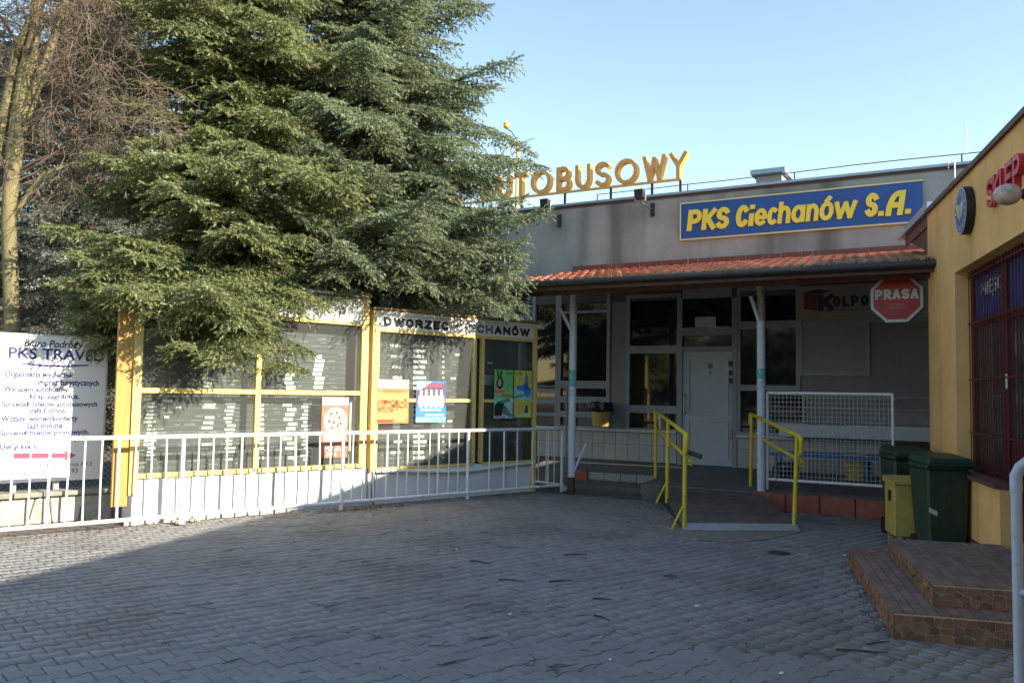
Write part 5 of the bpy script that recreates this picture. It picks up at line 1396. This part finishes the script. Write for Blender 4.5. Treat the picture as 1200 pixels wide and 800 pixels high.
# ================================================================== TREES
def needles_mesh(name, P_, D_, L_, m, K=9, nl=.034, nw=.010, up=None):
    """bottle-brush shoots: P_ start points, D_ unit directions, L_ lengths -> K thin blades each"""
    n = len(P_)
    ref = np.where(np.abs(D_[:, 2:3]) > .9, np.array([[1., 0, 0]]), np.array([[0., 0, 1]]))
    A = np.cross(D_, ref); A /= np.linalg.norm(A, axis=1, keepdims=True); Bv = np.cross(A, D_)
    t = (np.arange(K)[None] + RNG.uniform(0, .9, (n, K))) / K
    ph = RNG.uniform(0, 2 * np.pi, (n, K))
    base = P_[:, None] + D_[:, None] * (t * L_[:, None])[..., None]
    radial = A[:, None] * np.cos(ph)[..., None] + Bv[:, None] * np.sin(ph)[..., None]
    tang = -A[:, None] * np.sin(ph)[..., None] + Bv[:, None] * np.cos(ph)[..., None]
    dirn = D_[:, None] * .78 + radial * .62
    ll = nl * RNG.uniform(.75, 1.2, (n, K, 1))
    tip = base + dirn * ll
    w = tang * nw
    V = np.stack([base + w, tip, base - w], 2).reshape(-1, 3)
    nf = n * K
    flat = np.arange(nf * 3)
    me = np_mesh(name, V, np.full(nf, 3), flat, m)
    if isinstance(m, list):                      # a third of the shoots are paler young growth
        me.polygons.foreach_set('material_index', np.repeat(RNG.random(n) < .38, K).astype(np.int32))
    return me

def spruce(label, base, height, profile, z_lo, seed, m, whorl=.2, nb=7, dens=1.0, K=10, nl=.048, nw=.0095, name='spruce_tree', trunk_r=.2, group=None, droop=.28, shoot=.12, gap=.075, extra=()):
    rg = np.random.default_rng(seed)
    b = Vector(base)
    tr = thing(name, label, 'tree', WO, tuple(base), group)
    part('trunk', T([(b.x, b.y, -.05), (b.x + .03, b.y, height * .35), (b.x, b.y + .03, height * .7), (b.x, b.y, height)], [trunk_r, trunk_r * .72, trunk_r * .4, .02], 12), bark_m, tr, smooth=True)
    limbs = MB(); P_, D_, L_ = [], [], []
    z = z_lo; az0 = 0
    todo = [list(extra)]
    while z < height - .15:
        nbr = nb + rg.integers(-1, 2)
        az0 += 1.1
        row = []
        for k in range(nbr):
            az = az0 + 2 * math.pi * k / nbr + rg.uniform(-.3, .3)
            row.append((z + rg.uniform(-.2, .2), az, profile(z, az) * rg.uniform(.6, 1.12)))
        todo.append(row); z += whorl * rg.uniform(.8, 1.2)
    for row in todo:
        for zz, az, Lb in row:
            if Lb < .15: continue
            dirh = np.array([math.sin(az), math.cos(az), 0.]); side = np.array([dirh[1], -dirh[0], 0.])
            dr_ = droop * rg.uniform(.35, 1.75)
            up0 = .10 + rg.uniform(-.08, .12)
            def pos(s): return np.array([b.x, b.y, zz]) + dirh * (Lb * s) + np.array([0, 0, Lb * (up0 * s - dr_ * s ** 1.7 + .16 * max(0, s - .62) * 1.6)])
            def tan(s): d = pos(min(s + .02, 1.05)) - pos(s - .02); return d / np.linalg.norm(d)
            limbs.tube([pos(s) for s in (0, .3, .6, .85, 1)], [.028 * Lb / 2 + .006, .022 * Lb / 2 + .005, .014 * Lb / 2 + .004, .007, .003], 5, False)
            ns = max(3, int(Lb * (1 - .16) / gap * dens))
            for i in range(ns + 1):
                s = .16 + .84 * i / ns; p = pos(s); tg = tan(s)
                for sg_ in (-1, 1):
                    lb = min(.75, Lb * .40) * (1.08 - s) ** .62 * rg.uniform(.7, 1.15)
                    if lb < .05: lb = .06
                    a_ = R(rg.uniform(46, 64))
                    d = tg * math.cos(a_) + side * sg_ * math.sin(a_); d[2] -= rg.uniform(.0, .62); d /= np.linalg.norm(d)
                    nsh = max(1, int(lb / .075 * dens))
                    for q in range(nsh + 1):
                        f = q / max(1, nsh); pp = p + d * lb * f + np.array([0, 0, -.12 * lb * f * f])
                        if f < .25 and s < .5 and rg.random() < .5: continue
                        for s2 in ((-1, 1) if q < nsh else (0,)):
                            perp = np.cross(d, [0, 0, 1.]); perp /= (np.linalg.norm(perp) + 1e-9)
                            dd = d * .75 + perp * s2 * .75 + np.array([0, 0, rg.uniform(-.42, .22)]); dd /= np.linalg.norm(dd)
                            P_.append(pp); D_.append(dd); L_.append(shoot * rg.uniform(.7, 1.25))
            for i in range(3): P_.append(pos(1.0)); D_.append(tan(1.0) + rg.normal(0, .18, 3)); L_.append(shoot * 1.3)
    part('limbs', limbs, bark_m, tr, kind='stuff')
    D_ = np.array(D_); D_ /= np.linalg.norm(D_, axis=1, keepdims=True)
    off = np.array(OFF[tr.name])
    me = needles_mesh('crown', np.array(P_) - off, D_, np.array(L_), m, K, nl, nw)
    link('crown', me, tr)
    print(name, 'shoots', len(P_))
    return tr

def prof_a(z, az):       # right-hand spruce: broad and nearly columnar up to the top of the picture
    r = np.interp(z, [1.5, 2.4, 3.5, 5.0, 7.5, 10, 12.5], [2.4, 2.8, 2.85, 2.65, 2.15, 1.3, .2])
    if math.sin(az) > .2: r *= .90 if z > 4.2 else 1.0
    return r * (1 + .10 * math.sin(3 * az + z * 1.7) + .10 * math.sin(2.3 * z))
def prof_b(z, az):       # left-hand spruce
    r = np.interp(z, [1.4, 2.2, 3.2, 5.0, 7.0, 9, 11], [1.8, 2.05, 1.95, 1.6, 1.4, .9, .15])
    if z < 3.0 and math.sin(az) > .25: r *= .5
    return r * (1 + .12 * math.sin(3 * az + z * 1.3 + 1) + .14 * math.sin(3.1 * z + .5))
spruce('right-hand tall blue spruce overhanging the DWORZEC CIECHANÓW timetable case', (-2.3, 13.5, 0), 12.5, prof_a, 3.35, 3, needle_b, whorl=.26, nb=8, droop=.33, extra=[(random.uniform(3.5, 3.9), R(random.uniform(130, 215)), random.uniform(1.7, 2.1)) for _ in range(9)] + [(random.uniform(3.6, 4.15), R(random.uniform(102, 120)), random.uniform(2.4, 2.7)) for _ in range(9)] + [(random.uniform(4.6, 5.6), R(random.uniform(75, 112)), random.uniform(1.9, 2.1)) for _ in range(5)], group='spruces behind the timetable cases')
spruce('left-hand yellowish green spruce drooping over the left timetable case', (-3.9, 11.7, 0), 11, prof_b, 2.25, 12, needle_a, whorl=.22, nb=8, dens=1.12, droop=.36, extra=[(random.uniform(2.35, 3.4), R(random.uniform(205, 270)), random.uniform(1.6, 2.0)) for _ in range(18)] + [(2.75 + .07 * k, R(194 + (k * 11) % 37), random.uniform(1.85, 2.2)) for k in range(12)] + [(random.uniform(2.5, 3.2), R(random.uniform(145, 205)), random.uniform(1.4, 1.8)) for _ in range(12)], group='spruces behind the timetable cases')
def prof_c(z, az): return np.interp(z, [.4, 2, 6, 11, 15], [3.6, 3.9, 3.5, 2.4, .4])
for lab_, bx_, by_, sd_ in (('dull grey green spruce far left directly behind the bare tree', -11.8, 23.5, 5), ('dull grey green spruce at the left edge beyond the billboard', -16.6, 25.0, 6)):
    spruce(lab_, (bx_, by_, 0), 16, prof_c, .5, sd_, needle_c, whorl=.42, nb=8, dens=.8, K=5, nl=.10, nw=.02, shoot=.26, gap=.14, droop=.35, trunk_r=.3, group='grey spruces in the background')

def bare_tree(name, label, base, stems, seed, m_b, m_t, depth=4, group=None, cat='tree', spread=1.0, trunk_n=10, cap=5000):
    rg = random.Random(seed)
    t = thing(name, label, cat, WO, base, group)
    tw = MB(); cnt = [0]
    def grow(p, d, L, r, lev):
        if cnt[0] > cap: return
        cnt[0] += 1
        n = 5 if lev < 2 else 4; pts, rs = [p], [r]
        cur, dd = Vector(p), Vector(d)
        for i in range(n):
            dd = (dd + Vector((rg.gauss(0, .19), rg.gauss(0, .19), rg.gauss(-.10 if lev > 1 else .03, .12)))).normalized()
            cur = cur + dd * (L / n); pts.append(cur.copy()); rs.append(r * (1 - .8 * (i + 1) / n) + .0015)
        tw.tube(pts, rs, 5 if lev < 2 else 3, False)
        if lev >= depth: return
        for i in range(7):
            f = rg.uniform(.2, 1.0); j = min(n - 1, int(f * n)); q = pts[j].lerp(pts[j + 1], f * n - j)
            ax = Vector((rg.gauss(0, 1), rg.gauss(0, 1), rg.gauss(0, 1))).normalized()
            nd = (dd * .75 + ax * .8 * spread).normalized()
            grow(q, nd, L * rg.uniform(.42, .66), max(rs[j] * .5, .0028), lev + 1)
    for k, (pts, r0, r1) in enumerate(stems):
        n = len(pts); rs = [r0 + (r1 - r0) * i / (n - 1) for i in range(n)]
        part('trunk' if k == 0 else 'stem', T(pts, rs, trunk_n), m_b, t, smooth=True)
        for i in range(1, n):
            for q in range(3):
                f = rg.random(); p = Vector(pts[i - 1]).lerp(Vector(pts[i]), f)
                a = rg.uniform(0, 2 * math.pi)
                if q == 0: a = rg.uniform(.2, 1.6)      # more limbs lean towards the light on the right
                grow(p, Vector((math.sin(a), math.cos(a) * .7, rg.uniform(.1, .9))).normalized(), rg.uniform(1.1, 2.0), r1 * .34, 1)
    part('crown', tw, m_t, t)
    print(name, cnt[0])
    return t
YT = 10.7
def tp(px, py, y=YT): return tuple(depth_pt(px, py, y))
stems = [([tp(16, 420), tp(10, 260), tp(14, 185), tp(27, 90), tp(40, 40), tp(48, -60)], .095, .06),
         ([tp(16, 200), tp(26, 120), tp(38, 60), tp(46, 0), tp(52, -70)], .085, .05),
         ([tp(14, 230), tp(24, 140), tp(44, 95), tp(58, 60), tp(80, -10)], .07, .04),
         ([tp(-14, 430), tp(-8, 200), tp(6, 130), tp(20, 60), tp(38, 20)], .08, .05),
         ([tp(12, 250), tp(25, 165), tp(50, 92), tp(66, 82)], .04, .02),
         ([tp(10, 260), tp(50, 205), tp(90, 190), tp(110, 200)], .035, .015)]
bare_tree('bare_tree', 'bare many-stemmed tree with lichen yellow bark and reddish twigs at far left', tp(16, 590), stems, 4, lichen_bark, twig_m, depth=4, cap=13000)
# wood on the far side of the square: what the station's windows look at
nw_ = 16000
A_ = np.stack([RNG.uniform(-60, 4, nw_), RNG.uniform(-42, -24, nw_), np.zeros(nw_)], 1)
A_[:, 2] = RNG.uniform(.2, 1, nw_) ** 1.1 * (7.5 + 2.5 * np.sin(A_[:, 0] * .35) + 1.5 * np.sin(A_[:, 0] * 1.1))
D0 = RNG.normal(0, 1, (nw_, 3)); D0 /= np.linalg.norm(D0, axis=1, keepdims=True)
wd = bpy.data.objects.new('wood', needles_mesh('wood', A_, D0, np.full(nw_, .5), needle_c, 6, .55, .2)); COL.objects.link(wd)
wd['kind'] = 'stuff'; wd['label'] = 'wood of dull trees across the square behind the viewer'; wd['category'] = 'wood'
# distant bare crown peeping over the shop roof
bt2 = bare_tree('bare_tree', 'distant bare tree whose twigs show above the shop roof at upper right', (19.5, 30, 0), [([(19.5, 30, 0), (19.3, 30, 5), (19.2, 30, 9), (19.0, 30, 12)], .25, .06)], 9, bark_m, twig_m, cap=900)

# ================================================================== LITTER
lv, lf = [], []
def leaf(x, y, s, z=0.006):
    a = random.uniform(0, 6.28); c_, s_ = math.cos(a), math.sin(a); k = len(lv)
    for (p, q, r_) in ((-s, 0, 0), (0, -s * .5, random.uniform(0, .012)), (s, 0, random.uniform(0, .02)), (0, s * .5, random.uniform(0, .012))): lv.append((x + p * c_ - q * s_, y + p * s_ + q * c_, z + r_))
    lf.append((k, k + 1, k + 2, k + 3))
for k in range(900):
    x = random.uniform(-9, .6); leaf(x, random.uniform(-.12, .30) ** 1 + random.choice((0, 0, -.12)), random.uniform(.008, .022))
for k in range(260): leaf(random.uniform(-4.6, -3.2), random.gauss(-.05, .10), random.uniform(.008, .025))
for k in range(300):
    p = DI.I @ Vector(((lambda t: bl[0] + (tl[0] - bl[0]) * t)(random.random()) + random.gauss(-.08, .10), 0, 0)); 
for k in range(260):
    t = random.random(); wp = Vector((bl[0] + (tl[0] - bl[0]) * t + random.gauss(-.12, .12), bl[1] + (tl[1] - bl[1]) * t, 0)); p = DI.I @ wp; leaf(p.x, p.y, random.uniform(.008, .02))
for k in range(240):
    t = random.random(); wp = YE.w(S1[0] + (S1[1] - S1[0]) * t, S1[2] - abs(random.gauss(0, .07)), 0); p = DI.I @ wp; leaf(p.x, p.y, random.uniform(.006, .016))
single('leaf_litter', MB().add(lv, lf), leaf_m, DI, (0, 0, 0), 'brown leaf litter and needles along the railing and ramp', 'leaf litter', kind='stuff')
# twigs lying on the paving
def stick(px, py, ln, ang_, lab, bend=.1):
    p = WO.g(px, py, .012); x, y = p; d = Vector((math.cos(ang_), math.sin(ang_), 0)); nrm = Vector((-d.y, d.x, 0))
    pts = [Vector((x, y, .010)) + d * (ln * (t - .5)) + nrm * (bend * ln * math.sin(t * 3.1) * (1 if t < .6 else .4)) for t in (0, .3, .6, .85, 1)]
    single('fallen_twig', MB().tube([tuple(q) for q in pts], [.007, .0065, .006, .004, .003], 5), stick_m, WO, (x, y, .01), lab, 'twig', 'fallen twigs on the paving')
stick(706, 701, .16, -.2, 'short thick dark twig with a bent tip on the paving')
stick(705, 723, .17, -.9, 'crooked twig on the paving lying nearest the camera', .18)
stick(657, 680, .22, .35, 'straight thin twig left of the pavement centre')
stick(600, 679, .26, -.3, 'long twig pointing toward the timetable cases', .03)
stick(563, 658, .24, -.5, 'forked looking twig below the right timetable case', .14)
stick(786, 674, .12, .0, 'tiny straight twig in front of the ramp')
stick(675, 649, .25, .3, 'twig lying between the ramp and the railing end', .12)
stick(1010, 762, .32, -.2, 'thin twig near the foot of the lower step', .03)
stick(1030, 752, .22, .45, 'second thin twig crossing near the lower step', .02)
tv = MB()
for k in range(230):
    py = 600 + 190 * random.random() ** 1.5; px = random.gauss(560, 190)
    if not (30 < px < 960): continue
    x, y = WO.g(px, py, .008); wp = YE.I @ Vector((x, y, 0))
    if wp.y > S1[2] - .05 or (FA.I @ Vector((x, y, 0))).y > -3.3 or (DI.I @ Vector((x, y, 0))).y > -.1: continue
    a = random.uniform(0, math.pi); l_ = random.choice((.02, .03, .04, .05, .07, .1)); d = Vector((math.cos(a), math.sin(a), 0)) * l_; q = Vector((-d.y, d.x, 0)) * random.uniform(-.3, .3)
    c = Vector((x, y, .006)); tv.tube([c - d, c + q, c + d], [.0026, .0026, .0015], 3, False)
single('twig_litter', tv, stick_m, WO, (0, 8, 0), 'scattered dark twig bits and needles over the paving', 'twig litter', kind='stuff')
# drain cover
x, y = WO.g(913, 647.5, 0)
dc = thing('drain_cover', 'small dark round drain cover in the paving below the ramp', 'drain cover', WO, (x, y, 0))
part('plate', MB().lathe([(.12, -.01), (.12, .004), (.10, .006)], 20, (x, y, 0)), dark_metal, dc)
# worn cement patch at the foot of the ramp
pts = [WO.g(px, py, 0) for px, py in ((790, 622), (940, 623), (900, 632), (855, 636), (815, 632), (728, 615), (728, 612), (770, 618))]
single('cement_patch', MB().prism(pts, (0, 0, .0035), (1, 0, 0), (0, 1, 0), (0, 0, .004)), mat('cement', (.20, .18, .155), .9, .2, 8, .3), WO, (pts[0][0], pts[0][1], 0), 'pale worn cement smear at the foot of the ramp', 'cement patch')
# stones by the railing foot
def rock(px, py, r_, lab, m=stone_m):
    x, y = WO.g(px, py, 0); bm = bmesh.new(); bmesh.ops.create_icosphere(bm, subdivisions=2, radius=r_)
    rg = random.Random(px); sx, sy, sz = rg.uniform(.8, 1.3), rg.uniform(.8, 1.2), rg.uniform(.6, .9)
    vs = [(x + v.co.x * sx * rg.uniform(.9, 1.1), y + v.co.y * sy * rg.uniform(.9, 1.1), r_ * .55 + v.co.z * sz * rg.uniform(.9, 1.1)) for v in bm.verts]; fs = [tuple(v.index for v in f.verts) for f in bm.faces]; bm.free()
    single('loose_stone', MB().add(vs, fs), m, WO, (x, y, 0), lab, 'stone', 'loose stones at the railing foot')
rock(204, 614, .05, 'leftmost pale loose stone under the railing')
rock(211, 615, .055, 'largest pale loose stone beside the railing post')
rock(224, 611.5, .04, 'rounded loose stone third from the left under the railing')
rock(231, 611, .03, 'rightmost small loose stone under the railing')
# paper scraps
def scrap(px, py, s, lab):
    x, y = WO.g(px, py, .005); a = random.uniform(0, 3)
    single('paper_scrap', MB().prism([(-s, -s * .6), (s * .9, -s * .4), (s, s * .5), (-s * .7, s * .7)], (x, y, .004), (math.cos(a), math.sin(a), 0), (-math.sin(a), math.cos(a), .05), (0, 0, .004)), paper, WO, (x, y, .004), lab, 'litter', 'white litter scraps on the paving')
scrap(817, 709.5, .022, 'white scrap lying right of the crooked twig')
scrap(598, 719, .016, 'tiny white scrap near the middle of the paving')
scrap(815, 631.5, .02, 'white scrap on the cement at the ramp foot')
scrap(916, 788, .02, 'white scrap at the bottom edge of the paving')
scrap(715, 772, .014, 'small white scrap nearest the camera left of centre')
scrap(535, 643, .02, 'white scrap in front of the right timetable case')
scrap(990, 650, .022, 'white scrap beside the lower step')
scrap(888, 605, .018, 'white scrap on the ramp planks')
